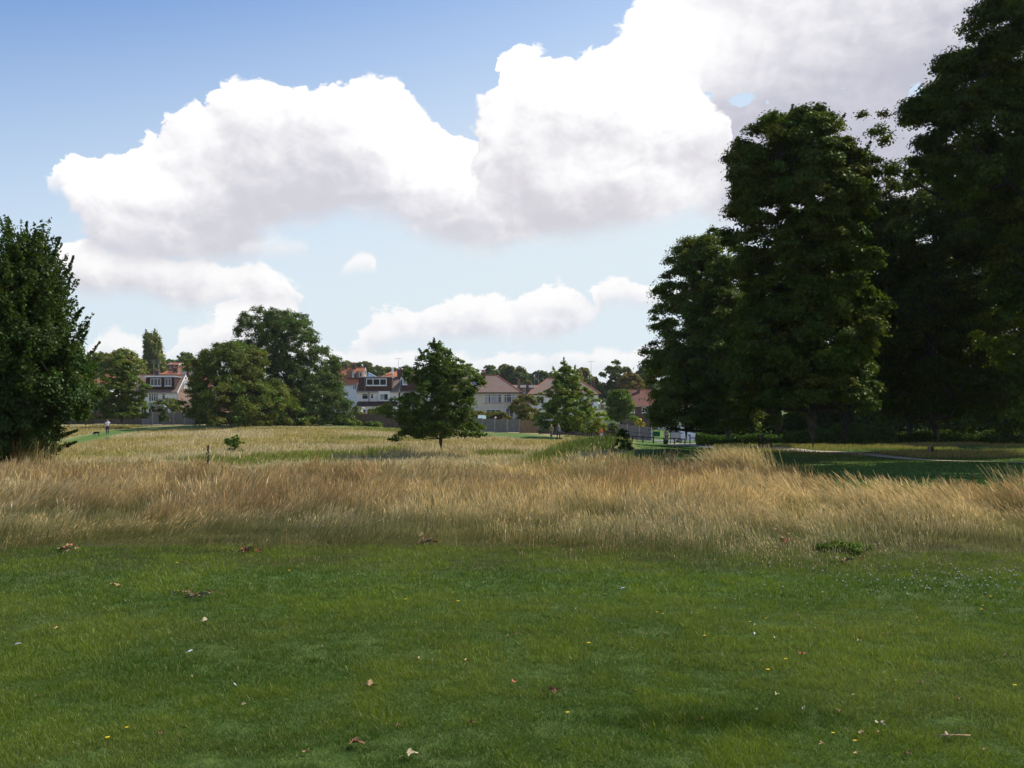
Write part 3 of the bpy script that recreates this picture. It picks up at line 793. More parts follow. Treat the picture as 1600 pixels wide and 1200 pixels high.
# hedge and undergrowth behind the trunks
def hedge(name, label, cat, x0, x1, Y, top, bot, n, tint, seed, leaf=0.16, Y1=None, dep=1.4, group=None):
    r = np.random.default_rng(seed); Y1 = Y1 or Y
    A = at(x0, 660, Y); B = at(x1, 660, Y1)
    t = r.random(n); X_ = A.x + (B.x - A.x) * t; Yc = Y + (Y1 - Y) * t
    zb = H(X_, Yc); tz = 1.6 + (660 - top) / FPX * Yc - zb
    tz = tz * (0.5 + 0.85 * fb(t * abs(B.x - A.x) / 1.6 + seed, t * 0 + seed, 3))
    zz = r.random(n) ** 0.6 * tz; wob = np.sqrt(np.maximum(0.05, 1 - (zz / np.maximum(tz, .1)) ** 3))
    P_ = np.stack([X_, Yc + r.uniform(-1, 1, n) * dep * 0.5 * wob, zb + zz], 1)
    o = Vector((A.x, Y, h1(A.x, Y)))
    root = empty(name, o, label, cat, group)
    N = unit(r.normal(size=(n, 3)) + [0, -0.2, 0.6])
    c = np.array(tint) * np.exp(r.normal(size=(n, 1)) * 0.25) * (0.75 + 0.5 * fb(P_[:, :1] * 0.9, P_[:, 2:] * 1.1))
    V_, F_ = leaf_cards(P_ - np.array(o), N, leaf, r)
    npmesh('foliage', V_, F_, M['leaf'], root, col=np.repeat(c, 4, 0))
    m_ = max(3, min(24, int(abs(B.x - A.x) / 0.8)))
    for i in range(m_):
        q = (i + .5) / m_; x = A.x + (B.x - A.x) * q; y = Y + (Y1 - Y) * q; z = h1(x, y)
        MB().tube([(x - o.x, y - o.y, z - o.z - .05), (x - o.x + r.normal() * .1, y - o.y, z - o.z + (1.6 + (660 - top) / FPX * y - z) * 0.6)], [0.03, 0.012], 5).build('stem', M['bark_dark'], root)
    return root
hedge('hedge', 'clipped dark hedge with a sunlit top behind the tree trunks', 'hedge', 1225, 1395, 74, 662, 700, 26000, (0.075, 0.12, 0.022), 31, 0.16)
hedge('undergrowth', 'bright low undergrowth beyond the gravel path, left of the hedge', 'bushes', 1088, 1222, 84, 676, 700, 16000, (0.06, 0.11, 0.02), 32, 0.17)
hedge('undergrowth', 'scrub behind the dry grass bank at the right edge', 'bushes', 1395, 1700, 80, 672, 690, 26000, (0.055, 0.085, 0.02), 33, 0.2)

hedge('thicket', 'dark unbroken thicket far behind the trunks of the dark group', 'thicket', 1095, 1330, 98, 622, 690, 34000, (0.035, 0.055, 0.014), 34, 0.28, dep=4)
hedge('thicket', 'dark thicket closing the view at the far right', 'thicket', 1330, 1760, 96, 600, 690, 60000, (0.035, 0.055, 0.014), 35, 0.30, dep=4)

# --- the left foreground tree with upswept shoots
tree('maple_tree', 'large dark tree with upswept shoots at the left edge, leaves down to the dry grass', 'tree', 36, 32,
     [(738, -25, 62), (715, -50, 82), (690, -70, 104), (660, -80, 122), (620, -85, 133), (580, -85, 132), (540, -70, 120), (500, -52, 109), (470, -40, 101), (440, -25, 90), (415, -10, 79), (395, 4, 68), (380, 16, 58), (364, 26, 48)],
     260000, 0.10, (0.032, 0.064, 0.020), 0.16, (0.35, 0.75), 1.1, 0.14, 21, limbs=40, bright=.8, up=0.3,
     shoots=420, spikes=[(12, 400, 9, 348, .07, 200), (40, 395, 42, 346, .07, 200), (50, 400, 56, 358, .07, 180), (25, 400, 26, 362, .06, 150), (58, 410, 66, 364, .07, 190), (76, 420, 94, 370, .07, 220), (90, 445, 108, 398, .07, 180), (102, 470, 118, 428, .07, 160), (112, 500, 130, 480, .07, 130), (124, 530, 142, 502, .06, 130), (138, 545, 152, 520, .05, 80), (146, 560, 165, 536, .04, 70), (60, 712, 118, 690, .10, 300), (80, 690, 128, 672, .09, 250)])
# --- free-standing trees in the meadow and by the fence
tree('oak_tree', 'small ragged oak standing alone in the meadow hollow, bare thin trunk', 'tree', 690, 68,
     [(690, 625, 730), (680, 606, 742), (665, 604, 742), (650, 612, 745), (632, 622, 750), (615, 628, 752), (598, 636, 746), (585, 634, 740), (572, 645, 730), (560, 652, 722), (550, 655, 712), (540, 668, 700), (530, 676, 690)],
     42000, 0.17, (0.040, 0.075, 0.017), 0.14, (0.28, 0.62), 0.75, 0.22, 22, limbs=30, inner=0.35,
     spikes=[(680, 550, 678, 528, .12, 60), (665, 565, 655, 545, .14, 70), (700, 575, 704, 545, .12, 70), (640, 600, 632, 586, .14, 70), (628, 688, 606, 686, .14, 120), (735, 670, 742, 664, .14, 60)])
tree('ash_tree', 'bright green cone-shaped tree in front of the white hipped-roof house', 'tree', 884, 112,
     [(678, 850, 925), (668, 838, 940), (655, 832, 950), (645, 838, 945), (632, 846, 930), (620, 850, 925), (608, 858, 915), (596, 862, 910), (584, 866, 903), (574, 872, 896), (562, 878, 888)],
     42000, 0.22, (0.085, 0.135, 0.032), 0.2, (0.4, 0.85), 0.5, 0.2, 23, limbs=24, tiers=0, spikes=[(882, 575, 881, 558, .12, 60), (868, 585, 864, 572, .2, 60), (897, 580, 899, 570, .15, 40)])
tree('cone_tree', 'broad-based light green tree in front of the left fence, beside the walker', 'tree', 190, 132,
     [(658, 156, 222), (640, 150, 228), (625, 150, 228), (612, 155, 225), (600, 160, 222), (588, 162, 216), (575, 168, 210), (562, 174, 202), (552, 182, 194)],
     34000, 0.26, (0.060, 0.095, 0.022), 0.2, (0.5, 1.0), 0.5, 0.16, 24, limbs=16, tiers=0)
tree('chestnut_tree', 'olive green spreading tree with its low crown over the mown strip', 'tree', 415, 130,
     [(674, 310, 450), (655, 290, 468), (632, 288, 470), (615, 290, 462), (600, 300, 445), (585, 305, 430), (568, 306, 425), (552, 310, 415), (540, 325, 400), (528, 350, 380)],
     95000, 0.24, (0.064, 0.094, 0.024), 0.5, (0.7, 1.3), 0.75, 0.15, 25, 'pair of large park trees', limbs=26, bark='bark_dark')
tree('oak_tree', 'tall blue-green oak rising behind the olive green tree', 'tree', 455, 141,
     [(676, 380, 535), (652, 375, 552), (625, 380, 550), (605, 385, 545), (585, 380, 530), (565, 375, 520), (545, 372, 512), (525, 372, 505), (508, 370, 500), (495, 378, 488), (485, 392, 472), (478, 415, 450)],
     120000, 0.25, (0.038, 0.068, 0.026), 0.5, (0.8, 1.4), 0.8, 0.13, 26, 'pair of large park trees', limbs=26)
tree('hazel_tree', 'rounded green garden tree right of the white house chimney', 'tree', 970, 146,
     [(662, 948, 992), (650, 944, 996), (638, 944, 995), (625, 947, 992), (615, 953, 985), (606, 960, 978)],
     16000, 0.26, (0.055, 0.10, 0.022), 0.2, (0.5, 0.9), 0.9, 0.1, 27, limbs=8)

# --- garden bushes between fence and houses
def bush(name, label, px, Y, py_top, py_bot, half, n, tint, seed, leaf=0.22, cat='bush', group=None, mt='leaf'):
    z = 1.6 + (660 - py_bot) / FPX * Y
    b = [(py_bot, px - half * .85, px + half * .85), ((py_top + 2 * py_bot) / 3, px - half, px + half), ((py_top * 2 + py_bot) / 3, px - half * .9, px + half * .9), (py_top, px - half * .4, px + half * .4)]
    s = Y / FPX
    return tree(name, label, cat, px, Y, b, n, leaf, tint, 0.05, (half * s * .2, half * s * .4), 0.85, 0.16, seed, group, limbs=5, twigs=False, n_clump=50, mt=mt, trunk_top=0.7)
GB = 'garden bushes behind the fence'
bush('laurel_bush', 'glossy rounded laurel bush against the dark fence, right of the tall oak', 545, 139, 652, 669, 22, 6000, (0.075, 0.12, 0.03), 41, 0.2)
bush('garden_bush', 'low dull bush beside the laurel at the dark fence', 582, 140, 656, 669, 15, 3000, (0.05, 0.085, 0.022), 42)
bush('garden_bush', 'pale green bush under the dark brown dormer house', 595, 150, 630, 662, 24, 6000, (0.085, 0.115, 0.035), 43, group=GB)
bush('garden_bush', 'yellowish creeper heaped on the fence left of the lone oak', 556, 147, 642, 655, 18, 3500, (0.12, 0.13, 0.03), 44, group=GB)
bush('garden_bush', 'dark bush below the red-roofed house with a brown dormer', 262, 160, 618, 650, 26, 6000, (0.06, 0.085, 0.028), 45, group=GB)
bush('garden_bush', 'rounded dark bush against the fence right of the brown dormer garden', 256, 146, 641, 661, 9, 2500, (0.04, 0.07, 0.018), 46)
bush('garden_bush', 'bramble bush in front of the cream house', 775, 152, 640, 662, 22, 5000, (0.08, 0.095, 0.035), 47, group=GB)
bush('garden_tree', 'reddish green garden tree between the cream and the white house', 820, 149, 614, 664, 28, 12000, (0.085, 0.095, 0.034), 48, group=GB)
bush('garden_bush', 'bush at the foot of the cream house near the lone oak', 745, 154, 640, 660, 16, 3500, (0.095, 0.105, 0.03), 49, group=GB)
bush('garden_tree', 'dark garden tree hiding the left of the far fence', 150, 150, 600, 662, 34, 12000, (0.035, 0.06, 0.018), 50, group=GB)
bush('garden_bush', 'dark bush growing before the right end of the fence', 958, 128, 660, 690, 12, 2500, (0.04, 0.07, 0.018), 51)
bush('garden_bush', 'golden shrub behind the right end of the fence', 999, 138, 653, 672, 9, 2000, (0.22, 0.2, 0.03), 52)
bush('garden_bush', 'orange-tipped hedge bush along the right fence', 935, 137, 662, 680, 20, 3500, (0.13, 0.10, 0.03), 53)
bush('garden_tree', 'dark garden tree filling the gap behind the lone oak', 640, 150, 636, 668, 26, 8000, (0.045, 0.07, 0.022), 54, group=GB)
bush('garden_tree', 'dark garden tree right of the olive green tree, below brick gables', 318, 162, 604, 655, 26, 9000, (0.04, 0.06, 0.02), 55, group=GB)
bush('garden_tree', 'leafy garden tree left of the cone tree by the fence', 118, 150, 575, 660, 34, 12000, (0.055, 0.08, 0.022), 56, group=GB)
bush('young_shrub', 'small bright green shrub alone in the far meadow', 366, 72, 677, 714, 17, 5500, (0.075, 0.125, 0.025), 57, 0.1)
bush('young_shrub', 'dark leaning shrub at the right end of the meadow hollow', 975, 54, 668, 706, 13, 3600, (0.035, 0.06, 0.016), 58, 0.1)
bush('low_bramble', 'low green bramble mound where the dry grass meets the lawn', 1318, 12.6, 846, 872, 42, 3500, (0.045, 0.085, 0.018), 59, 0.035)

# --- distant trees
FT = 'distant trees on the rise behind the houses'
far = [  # px, Y, py_top, py_bot, half, tint, label
    (190, 230, 542, 605, 36, (0.075, 0.10, 0.030), 'pale rounded tree behind the left garden trees'),
    (152, 240, 548, 605, 30, (0.065, 0.095, 0.030), 'rounded tree seen just right of the large left tree top'),
    (115, 220, 560, 640, 30, (0.05, 0.08, 0.025), 'tree hidden behind the side of the large left tree'),
    (290, 330, 549, 590, 20, (0.06, 0.09, 0.032), 'small dark rounded tree between the poplar and the olive green tree'),
    (318, 300, 556, 600, 22, (0.075, 0.10, 0.030), 'light green tree above the grey roof by the poplar'),
    (262, 320, 560, 590, 16, (0.05, 0.075, 0.03), 'dark tree directly right of the poplar foot'),
    (520, 330, 556, 600, 16, (0.05, 0.075, 0.03), 'dark distant tree touching the right side of the tall oak'),
    (540, 360, 562, 600, 22, (0.06, 0.085, 0.032), 'distant tree above the orange roofs'),
    (568, 350, 563, 600, 20, (0.05, 0.07, 0.03), 'distant tree above the solar panel of the dormer house'),
    (590, 340, 570, 605, 18, (0.065, 0.095, 0.03), 'light distant tree above the brown dormer'),
    (608, 370, 572, 600, 16, (0.055, 0.08, 0.03), 'low distant tree left of the tall aerial'),
    (632, 350, 570, 605, 18, (0.05, 0.08, 0.03), 'distant tree just left of the lone oak crown'),
    (728, 300, 567, 600, 18, (0.085, 0.12, 0.028), 'bright green rounded tree right of the lone oak crown'),
    (765, 340, 570, 600, 14, (0.05, 0.075, 0.032), 'small dark distant tree above the cream house chimney'),
    (788, 360, 568, 600, 14, (0.085, 0.105, 0.045), 'pale distant tree behind the dark domed tree'),
    (803, 320, 570, 612, 24, (0.038, 0.06, 0.025), 'dark domed distant tree right of the cream house ridge'),
    (842, 340, 577, 612, 16, (0.045, 0.068, 0.028), 'distant tree left of the bright cone-shaped tree'),
    (826, 350, 582, 610, 12, (0.045, 0.068, 0.028), 'low distant tree in the gap between dark domed crowns'),
    (910, 300, 573, 620, 20, (0.09, 0.105, 0.055), 'pale grey-green distant tree right of the cone-shaped tree'),
    (930, 260, 588, 625, 18, (0.065, 0.09, 0.03), 'distant tree behind the white house chimney'),
    (963, 260, 560, 625, 26, (0.040, 0.062, 0.026), 'open-crowned dark distant tree above the rounded garden tree'),
    (985, 240, 580, 620, 20, (0.09, 0.075, 0.028), 'russet-tinged distant tree at the edge of the dark group'),
    (1005, 250, 572, 620, 20, (0.045, 0.07, 0.025), 'distant tree half hidden by the dark group'),
    (860, 360, 580, 610, 16, (0.05, 0.075, 0.03), 'low distant tree behind the cone-shaped tree'),
    (700, 360, 574, 605, 22, (0.05, 0.075, 0.03), 'distant tree hidden behind the lone oak'),
    (665, 370, 572, 605, 20, (0.05, 0.075, 0.03), 'distant tree behind the left side of the lone oak'),
]
for i, (px, Y, pt, pb, hf, tn, lb) in enumerate(far):
    b = [(pb, px - hf * .7, px + hf * .7), ((pt + 2 * pb) / 3, px - hf, px + hf), ((2 * pt + pb) / 3, px - hf * .92, px + hf * .92), (pt + (pb - pt) * .12, px - hf * .6, px + hf * .6), (pt, px - hf * .25, px + hf * .25)]
    s = Y / FPX
    tree('distant_tree', lb, 'tree', px, Y, b, 12000, 0.62, tuple(q * 1.25 for q in tn), 0.35, (hf * s * .14, hf * s * .30), 0.75, 0.2, 100 + i, FT, limbs=8, twigs=False, tvar=0.2, n_clump=130 if i != 20 else 70, spray=.34)
tree('poplar_tree', 'tall narrow poplar rising behind the left houses', 'tree', 239, 290,
     [(600, 222, 258), (575, 221, 259), (555, 222, 257), (540, 223, 254), (528, 224, 250), (520, 226, 245), (514, 229, 241)],
     22000, 0.5, (0.10, 0.125, 0.055), 0.4, (0.7, 1.3), 1.9, 0.12, 90, limbs=10, twigs=False, spikes=[(229, 530, 227, 514, .4, 80), (241, 530, 242, 513, .4, 80), (250, 545, 249, 524, .4, 60)])
# unbroken woodland further off that reads as one mass
r = np.random.default_rng(77); n = 26000
xw = r.uniform(-420, 420, n); yw = r.uniform(430, 520, n); hb = H(xw, yw)
top = 5.0 + 9.0 * fb(xw / 22, yw / 60, 3)
Pw = np.stack([xw, yw, hb + r.random(n) ** .5 * top], 1)
V_, F_ = leaf_cards(Pw, unit(r.normal(size=(n, 3)) + [0, -.2, .7]), 2.6, r, 0.8)
c = np.array([0.05, 0.072, 0.032]) * np.exp(r.normal(size=(n, 1)) * .2) * (0.8 + 0.4 * fb(xw[:, None] / 18, yw[:, None] / 30))
tag(npmesh('far_woodland', V_, F_, M['leaf'], col=np.repeat(c, 4, 0)), 'hazy belt of woodland along the skyline', 'woodland', kind='stuff')

# ================================================================ houses
class House:
    def __init__(s, label, cat, pc, Y, name='house', group=None, base=None):
        s.Y = Y; s.x = xat(pc, Y); s.z = h1(s.x, Y) - 0.1 if base is None else base
        s.root = empty(name, (s.x, Y, s.z), label, cat, group)
    def X(s, px): return xat(px, s.Y) - s.x
    def Z(s, py): return at(800, py, s.Y).z - s.z
    def window(s, px0, px1, py0, py1, y=0.0, mull=(), trans=None, glass='glass', frame='white', sill=True, panes=None, sillm='white', bar=0.07, label=None):
        x0, x1, z0, z1 = s.X(px0), s.X(px1), s.Z(py1), s.Z(py0)
        mb = MB(); f, b = y - 0.05, y + 0.01
        mb.box(x0, x0 + bar, f, b, z0, z1).box(x1 - bar, x1, f, b, z0, z1)
        mb.box(x0 + bar, x1 - bar, f, b, z1 - bar, z1).box(x0 + bar, x1 - bar, f, b, z0, z0 + bar)
        xs = [x0 + bar / 2] + [x0 + (x1 - x0) * q for q in mull] + [x1 - bar / 2]
        for q in xs[1:-1]: mb.box(q - bar / 2, q + bar / 2, f, b, z0 + bar, z1 - bar)
        if trans:
            zt = z0 + (z1 - z0) * trans
            for a, c in zip(xs, xs[1:]): mb.box(a + bar / 2, c - bar / 2, f + .003, b, zt - bar * .4, zt + bar * .4)
        w = mb.build('window', M[frame], s.root)
        if label: w['label'] = label
        for i, (a, c) in enumerate(zip(xs, xs[1:])):
            g = panes[i] if panes else glass
            MB().box(a + bar / 2 - .004, c - bar / 2 + .004, y - 0.02, y + 0.004, z0 + bar - .004, z1 - bar + .004).build('pane', M[g], w)
        if sill:
            MB().box(x0 - .08, x1 + .08, y - 0.12, y + .005, z0 - 0.09, z0 - 0.003).build('sill', M[sillm], w)
    def box(s, name, px0, px1, py0, py1, y0, y1, m, parent=None):
        return MB().box(s.X(px0), s.X(px1), y0, y1, s.Z(py1), s.Z(py0)).build(name, M[m], parent or s.root)
    def chimney(s, px0, px1, py0, py1, y, m='brick_dark', pots=2, parent=None):
        x0, x1 = s.X(px0), s.X(px1); z0, z1 = s.Z(py1), s.Z(py0); d = 0.5
        mb = MB().box(x0, x1, y, y + d, z0 - .6, z1 - .12).box(x0 - .05, x1 + .05, y - .05, y + d + .05, z1 - .12, z1)
        c = mb.build('chimney', M[m], parent or s.root)
        for i in range(pots):
            x = x0 + (x1 - x0) * (i + .5) / pots
            MB().tube([(x, y + d / 2, z1 - .02), (x, y + d / 2, z1 + .3)], [.11, .09], 8).build('chimney_pot', M['ridge'], c)
        return c
    def aerial(s, px, py0, py1, y, parent=None):
        x = s.X(px); z0, z1 = s.Z(py1), s.Z(py0)
        mb = MB().tube([(x, y, z0 - .8), (x, y, z1)], .028, 6).tube([(x - .75, y, z1 - .12), (x + .75, y, z1 - .12)], .018, 4)
        for q in range(7):
            xx = x - .7 + q * .23; mb.tube([(xx, y - .28, z1 - .12), (xx, y + .28, z1 - .12)], .012, 4)
        for q in (-.35, .3): mb.tube([(x + q, y, z1 - .35), (x + q, y, z1 - .1)], .012, 4)
        return mb.build('aerial', M['metal'], parent or s.root)
    def gable(s, px0, px1, py_ridge, py_eave, py_base, D, wall, roof, over=.3, gable_m=None, ridge=True, verge='white'):
        """ridge runs left to right"""
        x0, x1, zr, ze = s.X(px0), s.X(px1), s.Z(py_ridge), s.Z(py_eave)
        MB().poly([(x0, 0, 0), (x1, 0, 0), (x1, D, 0), (x0, D, 0), (x0, 0, ze), (x1, 0, ze), (x1, D, ze), (x0, D, ze), (x0, D / 2, zr - .12), (x1, D / 2, zr - .12)],
                  [(0, 1, 5, 4), (1, 2, 6, 9, 5), (2, 3, 7, 6), (3, 0, 4, 8, 7), (4, 5, 9, 8), (6, 7, 8, 9)]).build('wall', M[wall], s.root)
        o = over; sl = (zr - ze) / (D / 2); t = .12
        a, b = x0 - o * .5, x1 + o * .5; lo = ze - o * sl
        p_ = [(a, -o, lo), (b, -o, lo), (b, D / 2, zr), (a, D / 2, zr), (b, D + o, lo), (a, D + o, lo)]
        q_ = [(x, y, z + t) for x, y, z in p_]
        R_ = MB().poly(p_ + q_, [(6, 7, 8, 9), (9, 8, 10, 11), (1, 0, 3, 2), (2, 3, 5, 4), (0, 1, 7, 6), (4, 5, 11, 10), (1, 2, 8, 7), (2, 4, 10, 8), (0, 6, 9, 3), (3, 9, 11, 5)]).build('roof', M[roof], s.root)
        if ridge: MB().tube([(a, D / 2, zr + t), (b, D / 2, zr + t)], .11, 6).build('ridge_tiles', M['ridge'], R_)
        if verge:
            for xx, sg in ((a, -1), (b, 1)):
                x_in, x_out = (xx - .05, xx) if sg < 0 else (xx, xx + .05)
                v = []
                for x in (x_in, x_out): v += [(x, -o, lo - .12), (x, -o, lo + .14), (x, D / 2, zr + .14), (x, D / 2, zr - .12), (x, D + o, lo + .14), (x, D + o, lo - .12)]
                MB().poly(v, [(0, 1, 2, 3), (3, 2, 4, 5), (9, 8, 7, 6), (11, 10, 8, 9), (1, 7, 8, 2), (2, 8, 10, 4), (0, 6, 7, 1), (5, 4, 10, 11), (0, 3, 9, 6), (3, 5, 11, 9)]).build('verge_board', M[verge], R_)
        MB().box(x0 - .1, x1 + .1, -o - .11, -o - .01, lo - .02, lo + .09).build('gutter', M['grey_paint'], R_)
        return R_
    def hip(s, px0, px1, pr0, pr1, py_ridge, py_eave, D, wall, roof, over=.35):
        x0, x1, r0, r1, zr, ze = s.X(px0), s.X(px1), s.X(pr0), s.X(pr1), s.Z(py_ridge), s.Z(py_eave)
        MB().box(x0, x1, 0, D, 0, ze).build('wall', M[wall], s.root)
        o = over; a, b = x0 - o, x1 + o
        v = [(a, -o, ze - .06), (b, -o, ze - .06), (b, D + o, ze - .06), (a, D + o, ze - .06), (a, -o, ze + .06), (b, -o, ze + .06), (b, D + o, ze + .06), (a, D + o, ze + .06), (r0, D / 2, zr), (r1, D / 2, zr)]
        R_ = MB().poly(v, [(3, 2, 1, 0), (0, 1, 5, 4), (1, 2, 6, 5), (2, 3, 7, 6), (3, 0, 4, 7), (4, 5, 9, 8), (5, 6, 9), (6, 7, 8, 9), (7, 4, 8)]).build('roof', M[roof], s.root)
        mb = MB().tube([v[8], v[9]], .12, 6)
        for i, j in ((5, 9), (6, 9), (4, 8), (7, 8)): mb.tube([v[i], v[j]], .10, 6)
        mb.build('ridge_tiles', M['ridge'], R_)
        MB().box(a, b, -o - .11, -o - .01, ze - .12, ze - .01).build('gutter', M['black'], R_)
        return R_

# --- house with the dark dormer, left
h = House('white semi-detached house with dark dormer and two tall aerials beside the poplar', 'house', 250, 175)
rf = h.gable(206, 276, 585, 612, 650, 8.0, 'white_wall', 'roof_brown')
d = h.box('dormer', 227.5, 272, 589, 607, -0.05, 4.2, 'dark_hang')
MB().box(h.X(226), h.X(273.5), -0.25, 4.3, h.Z(589) + .003, h.Z(589) + .14).build('flat_roof', M['grey_paint'], d)
MB().box(h.X(226), h.X(273.5), -0.32, -0.25, h.Z(589.5), h.Z(587)).build('fascia', M['white'], d)
h.window(234.5, 251, 591.5, 603, -.05, (1 / 3, 2 / 3), sill=True)
h.window(257, 267, 591.5, 603, -.05, (.5,), sill=True)
# brown brick facing on the gable end, with a white window
x1 = h.X(276); ze, zr = h.Z(612), h.Z(585) - .2
MB().poly([(x1, 0, 0), (x1, 8, 0), (x1, 8, ze), (x1, 4, zr), (x1, 0, ze)] + [(x1 + .08, 0, 0), (x1 + .08, 8, 0), (x1 + .08, 8, ze), (x1 + .08, 4, zr), (x1 + .08, 0, ze)],
          [(5, 6, 7, 8, 9), (0, 1, 6, 5), (1, 2, 7, 6), (2, 3, 8, 7), (3, 4, 9, 8), (4, 0, 5, 9)]).build('gable_wall', M['brick_brown'], h.root)
g = MB(); zz0, zz1 = h.Z(606), h.Z(591)
for y0_, y1_ in ((3.1, 3.2), (3.95, 4.05), (4.8, 4.9)): g.box(x1 + .08, x1 + .16, y0_, y1_, zz0, zz1)
g.box(x1 + .08, x1 + .16, 3.2, 4.8, zz1 - .1, zz1).box(x1 + .08, x1 + .16, 3.2, 4.8, zz0, zz0 + .1)
w = g.build('window', M['white'], h.root)
MB().box(x1 + .085, x1 + .12, 3.2, 4.8, zz0 + .1, zz1 - .1).build('pane', M['glass_pale'], w)
h.window(232, 247, 615, 627, 0, (.25, .5, .75), .7)
h.window(252.5, 258, 615, 625, 0, (), .7)
h.window(214, 226, 615, 627, 0, (.33, .66), .7)
h.window(231, 247, 636, 650, 0, (.33, .66), .7)
h.window(252, 262, 634, 652, 0, (.5,), None)
h.window(212, 224, 636, 650, 0, (.33, .66), .7)
h.chimney(230.5, 237, 578, 587, 3.4, 'brick_dark', 3)
h.aerial(229.6, 560, 588, 3.0); h.aerial(236.6, 563, 588, 3.3)
mb = MB().tube([(h.X(249.5), -.06, .1), (h.X(249.5), -.06, h.Z(613))], .05, 6).build('drainpipe', M['white'], h.root)

# --- house with the brown dormer, centre
h = House('white house with brown tile-hung dormer of three square lights left of the lone oak', 'house', 598, 175)
h.gable(558, 622, 589, 611, 650, 8.0, 'white_wall', 'roof_brown')
d = h.box('dormer', 560, 612, 590, 611, -.10, 4.1, 'brown_hang')
MB().box(h.X(559.3), h.X(612.7), -.2, 4.2, h.Z(590) + .003, h.Z(588.6)).build('flat_roof', M['grey_paint'], d)
h.window(572, 604, 591.5, 602.5, -.10, (1 / 3, 2 / 3), bar=.13)
h.window(565.5, 575, 615, 624, 0, (), .72)
h.window(579, 583.5, 615.5, 623, 0, (), .65)
bay = MB(); bx0, bx1 = h.X(588), h.X(612); bz0, bz1 = h.Z(627), h.Z(611.5)
bay.poly([(bx0, 0, bz0), (bx0 + .5, -.6, bz0), (bx1 - .5, -.6, bz0), (bx1, 0, bz0), (bx0, 0, bz1), (bx0 + .5, -.6, bz1), (bx1 - .5, -.6, bz1), (bx1, 0, bz1)],
         [(0, 1, 5, 4), (1, 2, 6, 5), (2, 3, 7, 6), (4, 5, 6, 7), (3, 2, 1, 0)]).build('bay', M['white_wall'], h.root)
h.window(594, 607, 615.5, 625.5, -.6, (.5,), None, panes=['glass_pale', 'glass'])
skirt = MB(); xa, xb = h.X(558.5), h.X(621.5); za, zb_ = h.Z(627.2), h.Z(634)
skirt.poly([(xa, 0, za), (xb, 0, za), (xb, -1.8, zb_), (xa, -1.8, zb_), (xa, 0, za - .15), (xb, 0, za - .15), (xb, -1.8, zb_ - .12), (xa, -1.8, zb_ - .12)],
           [(3, 2, 1, 0), (4, 5, 6, 7), (0, 1, 5, 4), (1, 2, 6, 5), (2, 3, 7, 6), (3, 0, 4, 7)]).build('lean_to_roof', M['brown_hang'], h.root)
MB().box(xa + .1, xb - .1, -1.6, -.004, 0, zb_ - .13).build('extension_wall', M['white_wall'], h.root)
h.window(564, 574, 640, 652, -1.6, (.5,), .7); h.window(582, 604, 638, 656, -1.6, (.33, .66), None)
h.chimney(616.5, 624, 576, 589, 3.6, 'brick_dark', 3)
h.aerial(618.2, 557, 578, 3.8)
MB().tube([(h.X(570.2), -.14, h.Z(611)), (h.X(570.2), -.14, h.Z(581))], .05, 6).build('flue_pipe', M['grey_paint'], h.root)
MB().tube([(h.X(576.3), -.06, h.Z(627)), (h.X(576.3), -.06, h.Z(611.4))], .06, 6).build('drainpipe', M['black'], h.root)
zs_ = h.Z(588.5)
MB().poly([(h.X(571), 2.2, zs_), (h.X(571), 4.0, zs_), (h.X(571), 3.1, zs_ + .85), (h.X(584), 2.2, zs_), (h.X(584), 4.0, zs_), (h.X(584), 3.1, zs_ + .1)],
          [(0, 2, 1), (3, 4, 5), (0, 3, 5, 2), (2, 5, 4, 1), (1, 4, 3, 0)]).build('roof_lantern', M['glass_blue'], h.root)
MB().tube([(h.X(571), 3.1, zs_ + .87), (h.X(584), 3.1, zs_ + .12)], .07, 5).build('lantern_ridge', M['white'], h.root)

# --- its right-hand neighbour behind the lone oak
h = House('matching dormer house mostly hidden by the lone oak', 'house', 670, 175.5)
h.gable(625, 716, 583, 611, 650, 8.0, 'white_wall', 'roof_brown')
d = h.box('dormer', 628, 684, 588, 611, -.1, 3.6, 'brown_hang')
h.window(628.5, 636, 590, 601, -.10, (), None, glass='glass_pale'); h.window(662, 676, 591, 602, -.1, (.5,), None)
h.window(640, 652, 615, 626, 0, (.5,), .7); h.window(690, 706, 615, 627, 0, (.33, .66), .7)
h.window(632, 650, 638, 654, 0, (.5,), None)
h.chimney(700, 706, 575, 588, 3.4, 'brick_dark', 2)

# --- cream hip-roofed pair
h = House('cream house with brown hipped roof, red sills and central chimney', 'house', 765, 175)
h.hip(694, 812, 724, 776, 585, 613.5, 8.4, 'cream_wall', 'roof_brown')
h.window(757, 783.5, 616, 629, 0, (.22, .36, .80), .72, panes=['glass_pale', 'glass', 'glass_pale', 'glass'], sillm='red_sill')
h.window(787.5, 804, 616, 629, 0, (.25, .70), .72, panes=['glass', 'glass', 'glass_pale'], sillm='red_sill')
h.window(720, 742, 616, 629, 0, (.33, .66), .72, sillm='red_sill')
h.window(760, 782, 640, 655, 0, (.33, .66), .72); h.window(790, 802, 638, 660, 0, (.5,), None)
h.chimney(750.5, 758, 581, 596, 2.2, 'brick_dark', 2)
